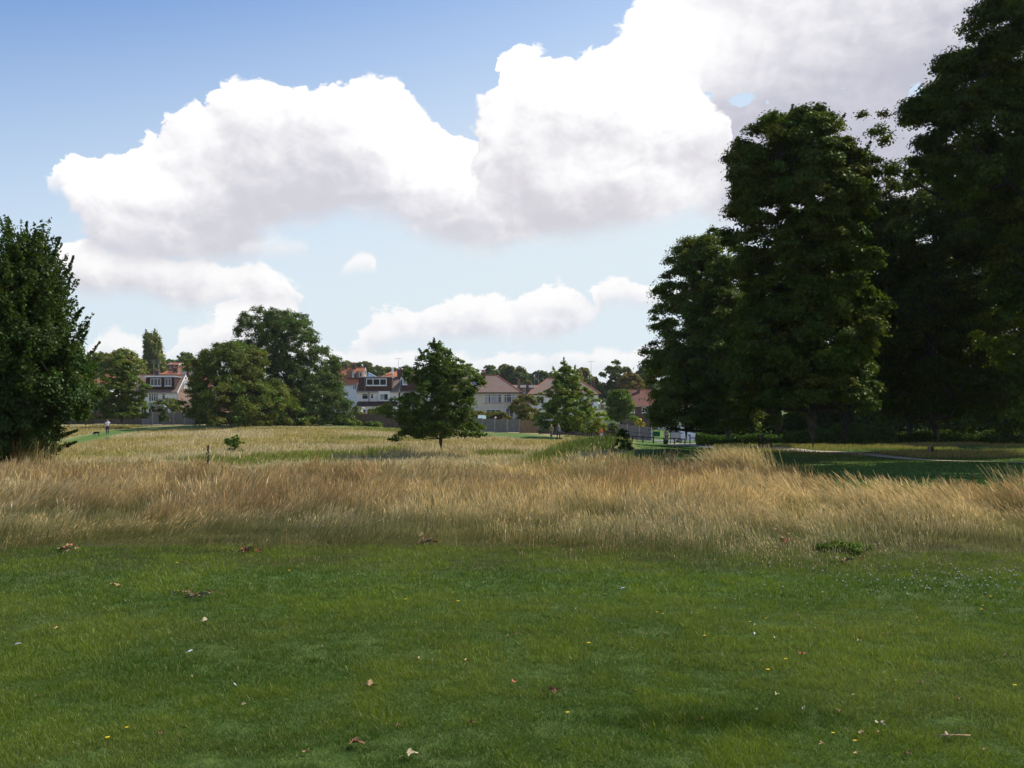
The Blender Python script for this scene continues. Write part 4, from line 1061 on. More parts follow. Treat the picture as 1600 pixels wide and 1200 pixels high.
# glazed rooflights in the left roof slope
sl = (h.Z(585) - h.Z(613.5)) / (4.2 + .35)
for pa, pb in ((729, 733.5), (739, 745)):
    ya, yb = 1.7, 2.9; za, zb_ = h.Z(613.5) + (ya + .35) * sl + .10, h.Z(613.5) + (yb + .35) * sl + .10
    f = MB().poly([(h.X(pa), ya, za), (h.X(pb), ya, za), (h.X(pb), yb, zb_), (h.X(pa), yb, zb_), (h.X(pa), ya, za - .12), (h.X(pb), ya, za - .12), (h.X(pb), yb, zb_ - .12), (h.X(pa), yb, zb_ - .12)],
                  [(0, 1, 2, 3), (7, 6, 5, 4), (0, 4, 5, 1), (1, 5, 6, 2), (2, 6, 7, 3), (3, 7, 4, 0)]).build('rooflight', M['glass_blue'], h.root)

# --- white hip-roofed house behind the bright tree
h = House('white house with brown hipped roof half hidden by the cone-shaped tree', 'house', 885, 170)
h.hip(828, 935, 857, 906, 590, 616, 8.4, 'white_wall', 'roof_brown')
h.window(917, 928, 619, 633, 0, (.5,), None, panes=['glass_pale', 'glass_pale']); h.window(898, 911, 619, 632, 0, (.5,), .7)
h.window(838, 850, 619, 631, 0, (.5,), .7); h.window(896, 915, 645, 660, 0, (.33, .66), None)
h.chimney(928.2, 932.5, 593, 611, 3.0, 'brick_dark', 1)
h.aerial(927, 561, 596, 4.5)
h.box('flat_roof', 916, 943, 639.3, 640.6, -2.4, -.004, 'grey_paint'); h.box('porch_pier', 938, 942.5, 632, 639.2, -1.6, -1.0, 'brick')
h.box('extension_wall', 918, 941, 640.7, 664, -2.2, -.004, 'white_wall')

def far_house(label, pc, px0, px1, py_r, py_e, Y, kind, wall, roof, D=8, pr=None, wins=(), chims=(), name='house', ridge=True, aer=()):
    h = House(label, 'house', pc, Y, group='houses further up the hill' if Y > 195 else None)
    if kind == 'gable': h.gable(px0, px1, py_r, py_e, 0, D, wall, roof, ridge=ridge)
    else: h.hip(px0, px1, pr[0], pr[1], py_r, py_e, D, wall, roof)
    for (a, b, c, d, mm) in wins: h.window(a, b, c, d, 0, mm, None, bar=.1)
    for (a, b, c, d, y, m_) in chims: h.chimney(a, b, c, d, y, m_, 2)
    for (a, b, c, y) in aer: h.aerial(a, b, c, y)
    return h
far_house('plain brick house with dark slit windows at the foot of the poplar', 269, 261, 277, 566, 570, 300, 'gable', 'brick', 'roof_red', 8,
          wins=[(264, 266, 570.5, 576, ()), (270.5, 272.5, 570.5, 576, ())])
far_house('house with a grey hipped roof right of the poplar', 290, 275, 306, 571, 588, 262, 'hip', 'white_wall', 'roof_grey', 9, (281, 293),
          wins=[(280, 285, 590, 595, (.5,)), (295, 301, 590, 595, (.5,))], chims=[(283, 286, 566, 572, 4, 'brick_dark')])
h = far_house('red hipped-roof house with a small brown dormer right of the white gable', 305, 289, 322, 584, 603, 212, 'hip', 'white_wall', 'roof_red', 9, (294, 306),
          wins=[(297, 303, 606, 614, (.5,)), (310, 316, 606, 614, (.5,))], chims=[(285.5, 289.5, 578, 592, 2, 'brick_dark')])
h.box('dormer', 295.5, 303, 592, 601, .3, 3.0, 'dark_hang'); h.window(297, 302, 593, 598.5, .3, (.5,), None, bar=.1)
far_house('low red hipped roof just above the dark dormer', 257, 243, 274, 578.5, 590, 205, 'hip', 'brick', 'roof_red', 8, (250, 262), chims=[(261.5, 268, 574, 584, 3, 'brick_dark')])
far_house('red-roofed house peeping out left of the dark dormer', 205, 190, 226, 586, 604, 190, 'gable', 'white_wall', 'roof_brown', 8,
          wins=[(195, 203, 610, 620, (.5,))])
far_house('orange-ridged house between the two left trees', 158, 142, 172, 584, 600, 200, 'hip', 'white_wall', 'roof_red', 8, (152, 164), wins=[(160, 167, 604, 613, (.5,))])
far_house('house with dark roof and orange edge left of the olive green tree', 325, 300, 352, 598, 626, 163, 'hip', 'brick', 'roof_brown', 8, (322, 336),
          wins=[(306, 316, 630, 640, (.5,))])
h = far_house('orange-roofed house with brick dormers right of the tall oak', 538, 520, 565, 573.5, 600, 225, 'gable', 'white_wall', 'roof_orange', 9,
          wins=[(551, 557, 602, 609, (.5,)), (526, 533, 604, 611, (.5,))], chims=[(534, 538, 568, 576, 4, 'brick_dark'), (545, 551, 568, 576, 4, 'brick_dark')])
d = h.box('dormer', 541, 552.5, 580, 590, .6, 4, 'brick'); h.window(549.5, 552.3, 581, 589, .6, (), None, bar=.12); 
d = h.box('dormer', 555, 565.5, 580, 590, .6, 4, 'brick'); h.window(560, 565, 581, 589, .6, (), None, bar=.12)
h = far_house('orange hipped roof with a white chimney behind the brown dormer', 612, 594, 632, 579, 592, 215, 'hip', 'white_wall', 'roof_orange', 8, (608, 618), wins=[(598, 604, 596, 603, ())])
h.box('chimney', 609.6, 612, 573, 584, 2, 2.5, 'white')
far_house('long brick house with a mossy roof between the two hipped roofs', 832, 800, 856, 601.5, 606, 235, 'gable', 'brick', 'roof_grey', 9,
          wins=[(817, 821, 608, 614, ()), (829, 834, 608, 614, (.5,)), (841, 846, 608, 614, (.5,))],
          chims=[(808.5, 813, 595, 612, -1.5, 'brick'), (822, 826, 597, 613, -1.5, 'brick_dark')], aer=[(842, 583, 600, 4), (836, 590, 602, 4), (850, 590, 602, 4)])
h = far_house('red-tiled house showing between the rounded garden tree and the dark group', 998, 978, 1024, 609, 634, 185, 'gable', 'brick_dark', 'roof_dull', 9,
          wins=[(984, 992, 636, 645, (.5,)), (1003, 1012, 636, 645, (.5,))], chims=[(1000, 1004, 603, 612, 3.5, 'brick_dark')])
far_house('second red-roofed house deep behind the dark group', 1046, 1028, 1072, 612, 636, 192, 'hip', 'white_wall', 'roof_dull', 9, (1040, 1060), wins=[(1033, 1041, 639, 648, (.5,))])

# garden buildings behind the fence
h = House('small pale flat-roofed garden building over the fence right of the tall oak', 'shed', 557, 153, 'garden_shed')
h.box('wall', 552, 563, 638, 662, 0, 2.4, 'white_wall'); h.box('roof', 547, 566, 636, 637.9, -.4, 2.8, 'concrete'); h.window(556, 560.5, 640, 646, 0, (), None)
h = House('pale green garden shed roof over the fence left of the bramble bush', 'shed', 752, 149, 'garden_shed')
x0, x1 = h.X(748), h.X(757.5)
MB().box(x0, x1, 0, 2, 0, h.Z(655.5)).build('wall', M['fence_brown'], h.root)
m_ = simple('pale_green_felt', (0.27, 0.38, 0.34), .8, .1, 3)
MB().poly([(x0 - .15, -.2, h.Z(656)), (x1 + .15, -.2, h.Z(656)), (x1 + .15, 2.2, h.Z(648.5)), (x0 - .15, 2.2, h.Z(648.5)), (x0 - .15, -.2, h.Z(656.8)), (x1 + .15, -.2, h.Z(656.8)), (x1 + .15, 2.2, h.Z(649.3)), (x0 - .15, 2.2, h.Z(649.3))],
          [(0, 1, 2, 3), (7, 6, 5, 4), (0, 4, 5, 1), (1, 5, 6, 2), (2, 6, 7, 3), (3, 7, 4, 0)]).build('roof', m_, h.root)
h = House('long white-roofed conservatory behind the fence under the lone oak', 'conservatory', 640, 158, 'conservatory')
h.box('wall', 618, 662, 640, 665, 0, 2.6, 'white_wall'); h.box('roof', 612, 666, 636.5, 639.8, -.4, 3, 'white')
for q in (622, 634, 646): h.window(q, q + 9, 642, 656, 0, (.5,), None)
h = House('low white-roofed conservatory behind the fence under the dark dormer house', 'conservatory', 222, 160, 'conservatory')
h.box('wall', 204, 248, 636, 665, 0, 2.6, 'white_wall'); h.box('roof', 201, 250, 632, 635.6, -.4, 3, 'pale_board')
for q in (208, 220, 232): h.window(q, q + 9, 637.5, 650, 0, (.5,), None)

# ================================================================ fences
FX = [225, 300, 600, 735, 860, 925, 1060]; FY = [149, 147, 145, 143.5, 141, 138, 133]; 
def fence(label, pa, pb, m_, top=1.8, seed=0, post_m='concrete'):
    r = random.Random(seed)
    ya, yb = np.interp(pa, FX, FY), np.interp(pb, FX, FY)
    A = Vector((xat(pa, ya), ya)); B = Vector((xat(pb, yb), yb)); L = (B - A).length
    n = max(1, round(L / 1.83)); root = empty('fence', (A.x, A.y, h1(A.x, A.y)), label, 'fence', 'garden fences along the park edge')
    ang = math.atan2(B.y - A.y, B.x - A.x); o = root.location
    pw = L / n; pm = None; qm = None
    for i in range(n + 1):
        q = A + (B - A) * (i / n); gz = h1(q.x, q.y) - o.z
        if qm is None:
            pst = MB().box(-.05, .05, -.05, .05, -.1, top + .08).build('post', M[post_m], root); qm = pst
        else: pst = qm.copy(); COL.objects.link(pst); pst.parent = root
        pst.location = (q.x - o.x, q.y - o.y, gz); pst.rotation_euler.z = ang
        if i == n: break
        c = A + (B - A) * ((i + .5) / n); gz = h1(c.x, c.y) - o.z
        if pm is None:
            mb = MB(); w = pw - .11; k = 14
            for j in range(k):
                x = -w / 2 + w * j / k; off = .012 if j % 2 else 0
                mb.box(x + .001, x + w / k - .001, -.012 - off, .012 - off, .06, top - .03)
            mb.box(-w / 2, w / 2, .0125, .05, .35, .43).box(-w / 2, w / 2, .0125, .05, top - .45, top - .37).box(-w / 2, w / 2, -.035, .035, top - .029, top)
            pan = mb.build('panel', M[m_], root); pm = pan
        else: pan = pm.copy(); COL.objects.link(pan); pan.parent = root
        pan.location = (c.x - o.x, c.y - o.y, gz + r.uniform(-.03, .05)); pan.rotation_euler = (0, r.uniform(-.008, .008), ang)
    return root
fence('weathered grey board fence below the dark dormer house at the left', 222, 305, 'fence_grey', 1.85, 1)
fence('long dull brown fence in the shade of the two large trees', 305.5, 600, 'fence_brown', 1.85, 2, 'fence_brown')
fence('short brown fence behind the lone oak', 600.5, 734, 'fence_brown', 1.85, 3, 'fence_brown')
fence('grey-brown fence in front of the cream house', 734.5, 812, 'fence_grey', 1.9, 4)
fence('newer warm brown fence left of the cone-shaped tree', 812.5, 842, 'fence_new', 1.85, 5, 'fence_new')
fence('dull fence hidden behind the cone-shaped tree', 842.5, 925, 'fence_brown', 1.85, 6, 'fence_brown')
fence('grey fence at the right with a creeper, ending by the park entrance', 925.5, 1018, 'fence_grey', 1.85, 7)
fence('dark garden fence between the cone tree and the large left tree', 90, 221.5, 'fence_brown', 1.85, 8, 'fence_brown')
# globe lamp on the fence
x = xat(774, 143); z = h1(x, 143)
g = empty('garden_lamp', (x, 143.4, z), 'white globe lamp on a post just above the fence by the cream house', 'lamp')
MB().tube([(0, 0, 0), (0, 0, 1.95)], .03, 6).build('post', M['black'], g); MB().ball((0, 0, 2.1), .14).build('globe', M['white'], g, True)

# ================================================================ park entrance
Yr = 103
def rail_fence(label, pts, top, m_, rails, post_r, step, name='rail_fence', Ynote=None):
    A, B = pts; L = (Vector(B) - Vector(A)).length; n = max(1, round(L / step))
    root = empty(name, (A[0], A[1], h1(*A)), label, 'railing'); o = root.location; q0 = None
    P = []
    for i in range(n + 1):
        x = A[0] + (B[0] - A[0]) * i / n; y = A[1] + (B[1] - A[1]) * i / n; z = h1(x, y)
        P.append(Vector((x - o.x, y - o.y, z - o.z)))
        if q0 is None: q0 = MB().tube([(0, 0, -.1), (0, 0, top + .05)], post_r, 8).build('post', M[m_], root); c = q0
        else: c = q0.copy(); COL.objects.link(c); c.parent = root
        c.location = P[-1]
    for k, rz in enumerate(rails):
        MB().tube([p + Vector((0, 0, rz)) for p in P], post_r * .75, 8).build('rail', M[m_], root)
    return root
rail_fence('low dark knee rail along the park entrance yard', ((xat(988, Yr), Yr), (xat(1070, Yr), Yr)), .62, 'dark_wood', (.60,), .065, 1.0)
rail_fence('taller green rail behind the knee rail, up to the green board', ((xat(945, 108), 108), (xat(1020, 108), 108)), .98, 'rail_paint', (.96, .55), .035, 1.6)
rail_fence('dark rail right of the thin-trunked tree at the entrance', ((xat(1078, 101), 101), (xat(1122, 100), 100)), .75, 'dark_wood', (.70,), .06, 1.1)
# green board on two legs
x = xat(1025.5, 107); z = h1(x, 107)
g = empty('park_sign', (x, 107, z), 'plain dark green board on two posts at the entrance yard', 'sign')
s_ = 107 / FPX; zt, zb_ = at(800, 674, 107).z - z, at(800, 682, 107).z - z
MB().box(-.38, .38, -.025, .025, zb_, zt).build('board', M['green_paint'], g)
for q in (-.30, .24): MB().box(q, q + .06, .026, .07, -.1, zt).build('post', M['white'], g)
# notice board
x = xat(1055, 101); z = h1(x, 101)
g = empty('notice_board', (x, 101, z), 'tall pale notice board in a dark frame left of the thin-trunked tree', 'notice board')
zt, zb_ = at(800, 669, 101).z - z, at(800, 684, 101).z - z; hw = .46
fr = MB().box(-hw - .05, -hw, -.04, .04, zb_ - .05, zt + .05).box(hw, hw + .05, -.04, .04, zb_ - .05, zt + .05).box(-hw, hw, -.04, .04, zt, zt + .05).box(-hw, hw, -.04, .04, zb_ - .05, zb_)
fr.build('frame', M['rail_paint'], g)
MB().box(-hw, hw, -.02, .02, zb_, zt).build('sheet', M['pale_board'], g)
for q in (-hw - .045, hw - .015): MB().box(q, q + .06, .041, .10, -.1, zt + .05).build('post', M['rail_paint'], g)
# litter bin
def bin_(px, Y, label, w=.26, hgt=.62):
    x = xat(px, Y); g = empty('litter_bin', (x, Y, h1(x, Y)), label, 'litter bin')
    MB().tube([(0, 0, 0), (0, 0, hgt)], [w * .9, w], 14).build('body', M['black'], g)
    MB().tube([(0, 0, hgt + .002), (0, 0, hgt + .04), (0, 0, hgt + .1)], [w * 1.06, w * 1.06, w * .5], 14).build('lid', M['black'], g)
bin_(1040.5, 101.5, 'small black litter bin on the yard between green board and notice board', .22, .45)
# no-entry style sign: red disc with white bar, on a pole
x = xat(1044.5, 124); z = h1(x, 124); zc = at(800, 661, 124).z - z
g = empty('road_sign', (x, 124, z), 'small red road sign with a white bar on a thin pole by the road', 'road sign')
MB().tube([(0, .03, -.1), (0, .03, zc + .3)], .035, 8).build('pole', M['metal'], g)
MB().tube([(0, -.03, zc), (0, 0, zc)], .30, 24).build('disc', M['red'], g)
MB().box(-.2, .2, -.036, -.031, zc - .055, zc + .055).build('bar', M['white'], g)

# parked vehicles beyond the fence
def car(label, x, y, rz, m_, van=False):
    g = empty('parked_car', (x, y, h1(x, y) + .05), label, 'car', None, rz)
    L, W = 4.1, 1.7; hb = .72
    prof = [(-2.05, .30), (-2.05, .68), (-1.95, .80), (-1.15, .92), (-.55, 1.42), (.85, 1.45), (1.55, .98), (2.0, .90), (2.08, .55), (2.05, .30)]
    if van: prof = [(-2.2, .3), (-2.2, .85), (-1.6, 1.05), (-1.1, 1.75), (2.1, 1.85), (2.2, .9), (2.2, .3)]
    n = len(prof); v = []
    for s_, ins in ((-1, 0), (1, 0)):
        for (a, b) in prof: v.append((a, s_ * (W / 2 - (0.16 if b > 1.2 else 0)), b))
    f = [tuple(range(n))[::-1], tuple(range(n, 2 * n))] + [(i, (i + 1) % n, n + (i + 1) % n, n + i) for i in range(n)]
    MB().poly(v, f).build('body', M[m_], g)
    for sd_ in (-1, 1):
        yy = sd_ * (W / 2 - .07); b0, b1 = (.98, 1.36) if not van else (1.1, 1.6)
        MB().poly([(-.95, yy, b0), (1.2, yy, b0), (.8, yy - sd_ * .08, b1), (-.5, yy - sd_ * .08, b1), (-.95, yy + sd_ * .03, b0), (1.2, yy + sd_ * .03, b0), (.8, yy - sd_ * .05, b1), (-.5, yy - sd_ * .05, b1)],
                  [(0, 1, 2, 3), (7, 6, 5, 4), (0, 4, 5, 1), (1, 5, 6, 2), (2, 6, 7, 3), (3, 7, 4, 0)]).build('side_window', M['glass'], g)
        for xx in (-1.3, 1.3):
            w_ = MB().tube([(xx, sd_ * (W / 2 - .16), .31), (xx, sd_ * (W / 2 + .02), .31)], .31, 18).build('wheel', M['rubber'], g)
            MB().tube([(xx, sd_ * (W / 2 + .021), .31), (xx, sd_ * (W / 2 + .03), .31)], .19, 14).build('rim', M['metal'], w_)
        MB().box(-2.09, -2.0, sd_ * .62 - .16, sd_ * .62 + .16, .66, .78).build('headlight', M['glass_pale'], g)
        MB().box(2.0, 2.1, sd_ * .64 - .12, sd_ * .64 + .12, .7, .84).build('tail_light', M['lamp_red'], g)
    return g
car('pale blue car parked beyond the right fence, only its roof showing', xat(998, 141), 141, .1, 'blue_car')
car('white van parked on the road behind the dark group', xat(1076, 131), 131, .0, 'white_car', True)
car('white car parked behind the fence left of the pale blue car', xat(975, 147), 147, .15, 'white_car')

# park bench under the trees
def bench(label, x, y, rz):
    g = empty('park_bench', (x, y, h1(x, y)), label, 'bench', None, rz); w = .8
    for i in range(4): MB().box(-w, w, -.22 + i * .115, -.13 + i * .115, .43, .465).build('seat_slat', M['dark_wood'], g)
    for i in range(3): MB().box(-w, w, .25 + i * .02, .28 + i * .02, .56 + i * .13, .65 + i * .13).build('back_slat', M['dark_wood'], g)
    for s_ in (-1, 1):
        x_ = s_ * (w - .12)
        MB().box(x_ - .04, x_ + .04, -.22, -.14, 0, .429).build('leg', M['dark_wood'], g)
        MB().box(x_ - .04, x_ + .04, .281, .36, 0, .95).build('leg', M['dark_wood'], g)
        MB().box(x_ - .035, x_ + .035, -.139, .28, .36, .429).build('seat_bearer', M['dark_wood'], g)
        MB().box(x_ - .04, x_ + .04, -.24, .28, .62, .66).build('armrest', M['dark_wood'], g)
        MB().box(x_ - .03, x_ + .03, -.21, -.15, .466, .619).build('arm_post', M['dark_wood'], g)
    return g
bench('dark wooden bench beside the gravel path left of the thick pale trunk', xat(1197, 61), 61, 1.15)
# short marker posts beside the path
for px, lb in ((1451, 'short pale marker post left of the wide dark trunk'), (1456, 'short dark marker post against the wide dark trunk')):
    x = xat(px, 50); g = empty('marker_post', (x, 50, h1(x, 50)), lb, 'post')
    MB().box(-.05, .05, -.05, .05, -.1, .36).build('shaft', M['fence_grey' if px < 1455 else 'dark_wood'], g)
    MB().poly([(-.05, -.05, .36), (.05, -.05, .36), (.05, .05, .36), (-.05, .05, .36), (0, 0, .42)], [(0, 1, 4), (1, 2, 4), (2, 3, 4), (3, 0, 4)]).build('cap', M['fence_grey' if px < 1455 else 'dark_wood'], g)

# ================================================================ people and the dog
def skin(name, verts, edges, rad, m_, parent=None, sub=1, root=0):
    me = bpy.data.meshes.new(name); me.from_pydata(verts, edges, []); o = bpy.data.objects.new(name, me); COL.objects.link(o)
    o.modifiers.new('Skin', 'SKIN')
    sv = me.skin_vertices[0].data
    for i, q in enumerate(rad): sv[i].radius = (q, q) if not hasattr(q, '__len__') else q
    sv[root].use_root = True
    s_ = o.modifiers.new('Sub', 'SUBSURF'); s_.levels = sub; s_.render_levels = sub
    dg = bpy.context.evaluated_depsgraph_get()
    m2 = bpy.data.meshes.new_from_object(o.evaluated_get(dg)); bpy.data.objects.remove(o)
    m2.name = name; m2.materials.clear(); m2.materials.append(m_)
    m2.polygons.foreach_set('use_smooth', [True] * len(m2.polygons))
    q = bpy.data.objects.new(name, m2); COL.objects.link(q)
    if parent is not None: q.parent = parent
    return q

def person(label, x, y, rz, shirt, trou, hair, step=.18, arm=(.15, -.1), k=1.0, hairlen=0.0, short_sleeve=True, group='people out in the park'):
    g = empty('person', (x, y, h1(x, y) + .02), label, 'person', group, rz); g.scale = (k,) * 3
    J = {}; V_ = []; R_ = []
    def j(n, p, r_): J[n] = len(V_); V_.append(p); R_.append(r_)
    # facing -Y
    j('pelvis', (0, 0, .93), (.15, .11)); j('waist', (0, -.005, 1.08), (.125, .095)); j('chest', (0, -.01, 1.27), (.16, .11)); j('neck0', (0, 0, 1.42), (.07, .07)); j('neck', (0, -.01, 1.50), (.052, .055))
    j('head', (0, -.025, 1.60), (.078, .092)); j('crown', (0, -.015, 1.69), (.07, .085))
    E = [('pelvis', 'waist'), ('waist', 'chest'), ('chest', 'neck0'), ('neck0', 'neck'), ('neck', 'head'), ('head', 'crown')]
    for s_, nm in ((-1, 'r'), (1, 'l')):
        st = step * s_; a = arm[0 if s_ < 0 else 1]
        j(nm + 'hip', (s_ * .09, 0, .88), .085); j(nm + 'knee', (s_ * .10, -st * .5 - .03, .50), .055); j(nm + 'ank', (s_ * .10, -st + .05, .09), .036); j(nm + 'ball', (s_ * .105, -st - .07, .04), .034); j(nm + 'toe', (s_ * .11, -st - .15, .03), .024)
        j(nm + 'sh', (s_ * .19, 0, 1.38), .058); j(nm + 'el', (s_ * .24, a * .3, 1.11), .042); j(nm + 'wr', (s_ * .25, a - .08, .88), .027); j(nm + 'palm', (s_ * .25, a - .10, .82), (.018, .036))
        E += [('pelvis', nm + 'hip'), (nm + 'hip', nm + 'knee'), (nm + 'knee', nm + 'ank'), (nm + 'ank', nm + 'ball'), (nm + 'ball', nm + 'toe'), ('neck0', nm + 'sh'), (nm + 'sh', nm + 'el'), (nm + 'el', nm + 'wr'), (nm + 'wr', nm + 'palm')]
        for q, (dy, ln) in enumerate(((-.033, .060), (-.011, .072), (.011, .068), (.031, .052))):
            j(f'{nm}f{q}a', (s_ * .25, a - .10 + dy, .775), .009); j(f'{nm}f{q}b', (s_ * .243, a - .105 + dy, .775 - ln * .5), .008); j(f'{nm}f{q}c', (s_ * .23, a - .11 + dy, .775 - ln), .007)
            E += [(nm + 'palm', f'{nm}f{q}a'), (f'{nm}f{q}a', f'{nm}f{q}b'), (f'{nm}f{q}b', f'{nm}f{q}c')]
        j(nm + 't1', (s_ * .243, a - .145, .82), .010); j(nm + 't2', (s_ * .235, a - .165, .79), .008); E += [(nm + 'palm', nm + 't1'), (nm + 't1', nm + 't2')]
    body = skin('body', V_, [(J[a], J[b]) for a, b in E], R_, M['skin'], g)
    # face: nose, ears, eyes, mouth
    MB().poly([(-.014, -.112, 1.575), (.014, -.112, 1.575), (0, -.14, 1.58), (0, -.108, 1.62)], [(0, 1, 2), (1, 3, 2), (3, 0, 2), (0, 3, 1)]).build('nose', M['skin'], g)
    for s_ in (-1, 1):
        MB().ball((s_ * .032, -.108, 1.625), .011).build('eye', M['hair_dark'], g, True); MB().ball((s_ * .083, -.01, 1.60), .012, .02, .03).build('ear', M['skin'], g, True)
    MB().box(-.022, .022, -.119, -.100, 1.548, 1.556).build('mouth', M['jacket_tan'], g)
    def part(n, names, grow, m_, rt, extra=()):
        idx = {a: i for i, a in enumerate(names)}
        vs = [V_[J[a]] for a in names]; rs = []
        for a in names:
            q = R_[J[a]]; q = q if hasattr(q, '__len__') else (q, q); rs.append((q[0] + grow, q[1] + grow))
        es = [(idx[a], idx[b]) for a, b in E if a in idx and b in idx]
        return skin(n, vs, es, rs, m_, g, root=idx[rt])
    sl = ['rsh', 'rel', 'lsh', 'lel'] + ([] if short_sleeve else ['rwr', 'lwr'])
    # the shirt stops above the elbow when short-sleeved
    if short_sleeve:
        sv = {n: V_[J[n]] for n in ('rel', 'lel')}
        for n, sh in (('rel', 'rsh'), ('lel', 'lsh')): V_[J[n]] = tuple(.35 * p + .65 * q for p, q in zip(V_[J[sh]], sv[n]))
    part('shirt', ['pelvis', 'waist', 'chest', 'neck0'] + sl, .022, M[shirt], 'pelvis')
    if short_sleeve:
        for n in sv: V_[J[n]] = sv[n]
    part('trousers', ['pelvis', 'rhip', 'rknee', 'rank', 'lhip', 'lknee', 'lank'], .017, M[trou], 'pelvis')
    for s_, nm in ((-1, 'r'), (1, 'l')):
        skin('shoe', [V_[J[nm + 'ank']], V_[J[nm + 'ball']], V_[J[nm + 'toe']]], [(0, 1), (1, 2)], [(.045, .045), (.046, .04), (.036, .028)], M['shoe'], g)
    hv = [(0, .015, 1.68), (0, .06, 1.62), (0, .055, 1.54 - hairlen)]
    skin('hair', hv, [(0, 1), (1, 2)], [(.082, .094), (.078, .06), (.06, .035)], M[hair], g)
    return g
x = xat(168, 114)
person('person in a white T-shirt and dark trousers walking on the mown strip', x, 114, .35, 'shirt_white', 'trousers', 'hair_dark', arm=(-.12, .1))
person('person in a tan top standing in the long grass near the cone-shaped tree', xat(861.5, 104), 104, -.6, 'jacket_tan', 'jacket_grey', 'hair_blond', short_sleeve=False, k=.92, step=.1)
person('person in grey clothes beside the tan-topped person', xat(872.5, 107), 107, .9, 'jacket_grey', 'denim', 'hair_dark', short_sleeve=False, step=.12)
person('small figure in orange and white beyond the grassy mound', xat(939, 104), 104, 0, 'orange_cloth', 'shirt_white', 'hair_dark', k=.8, step=.1)
person('dark-clothed figure near the red road sign', xat(1041, 118), 118, .4, 'jacket_grey', 'trousers', 'hair_dark', short_sleeve=False, step=.16)
# the dog
xd = xat(151, 111); g = empty('dog', (xd, 111, h1(xd, 111) + .02), 'small black dog sniffing along the mown strip ahead of the walker', 'dog', None, 0)
V_ = [(.24, 0, .36), (.08, 0, .37), (-.12, 0, .36), (-.24, 0, .36), (-.33, 0, .30), (-.41, 0, .24), (-.50, 0, .19), (.34, 0, .40), (.44, 0, .46)]
E_ = [(0, 1), (1, 2), (2, 3), (3, 4), (4, 5), (5, 6), (0, 7), (7, 8)]
R_ = [(.085, .09), (.085, .10), (.10, .125), (.085, .10), .06, .06, .028, .025, .014]
for sy in (-1, 1):
    k0 = len(V_); f_ = sy * .05
    V_ += [(-.20, sy * .07, .26), (-.19 + f_, sy * .075, .14), (-.21 + f_, sy * .075, .03), (-.24 + f_, sy * .075, .02)]; E_ += [(2, k0), (k0, k0 + 1), (k0 + 1, k0 + 2), (k0 + 2, k0 + 3)]; R_ += [.05, .026, .02, .022]
    k0 = len(V_)
    V_ += [(.22, sy * .07, .28), (.17 - f_, sy * .08, .19), (.27 - f_, sy * .08, .12), (.24 - f_, sy * .08, .03), (.20 - f_, sy * .08, .02)]; E_ += [(0, k0), (k0, k0 + 1), (k0 + 1, k0 + 2), (k0 + 2, k0 + 3), (k0 + 3, k0 + 4)]; R_ += [.06, .04, .024, .019, .022]
skin('body', V_, E_, [q if hasattr(q, '__len__') else (q, q) for q in R_], M['fur'], g, root=1)
for sy in (-1, 1): MB().ball((-.39, sy * .065, .255), .03, .014, .05).build('ear', M['fur'], g, True)

# ================================================================ grass
def blades(X_, Y_, hgt, wid, lean, col_lo, col_hi, r, segs=2, tip=0.12, bend=0.35, base_z=None):
    """grass blades: ribbons of segs quads that bend with the wind"""
    n = len(X_); z0 = H(X_, Y_) if base_z is None else base_z
    a = r.uniform(0, 2 * math.pi, n); wx, wy = np.cos(a), np.sin(a)
    lx, ly = lean
    rows = []
    cols = []
    for i in range(segs + 1):
        t = i / segs; w = wid * (1 - t * (1 - tip)) / 2
        c = (t ** (1 + bend * 2)) * hgt
        cx = X_ + lx * c; cy = Y_ + ly * c; cz = z0 - 0.01 + hgt * t * np.sqrt(np.maximum(0.15, 1 - (lx ** 2 + ly ** 2) * t * 0.5))
        rows.append(np.stack([cx - wx * w, cy - wy * w, cz], -1)); rows.append(np.stack([cx + wx * w, cy + wy * w, cz], -1))
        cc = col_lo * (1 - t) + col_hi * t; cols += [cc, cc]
    V_ = np.stack(rows, 1).reshape(-1, 3); m = 2 * (segs + 1)
    base = np.arange(n)[:, None] * m
    F_ = np.concatenate([base + np.array([[2 * i, 2 * i + 1, 2 * i + 3, 2 * i + 2]]) for i in range(segs)])
    return V_, F_, np.stack(cols, 1).reshape(-1, 3)

def scatter(n, y0, y1, pw, r, margin=1.0, k=0.535):
    """points between two distances inside a widened wedge in front of the photographer; pw skews towards the near end"""
    Y_ = y0 + (y1 - y0) * r.random(n) ** pw
    w = Y_ * k + margin
    return r.uniform(-1, 1, n) * w, Y_

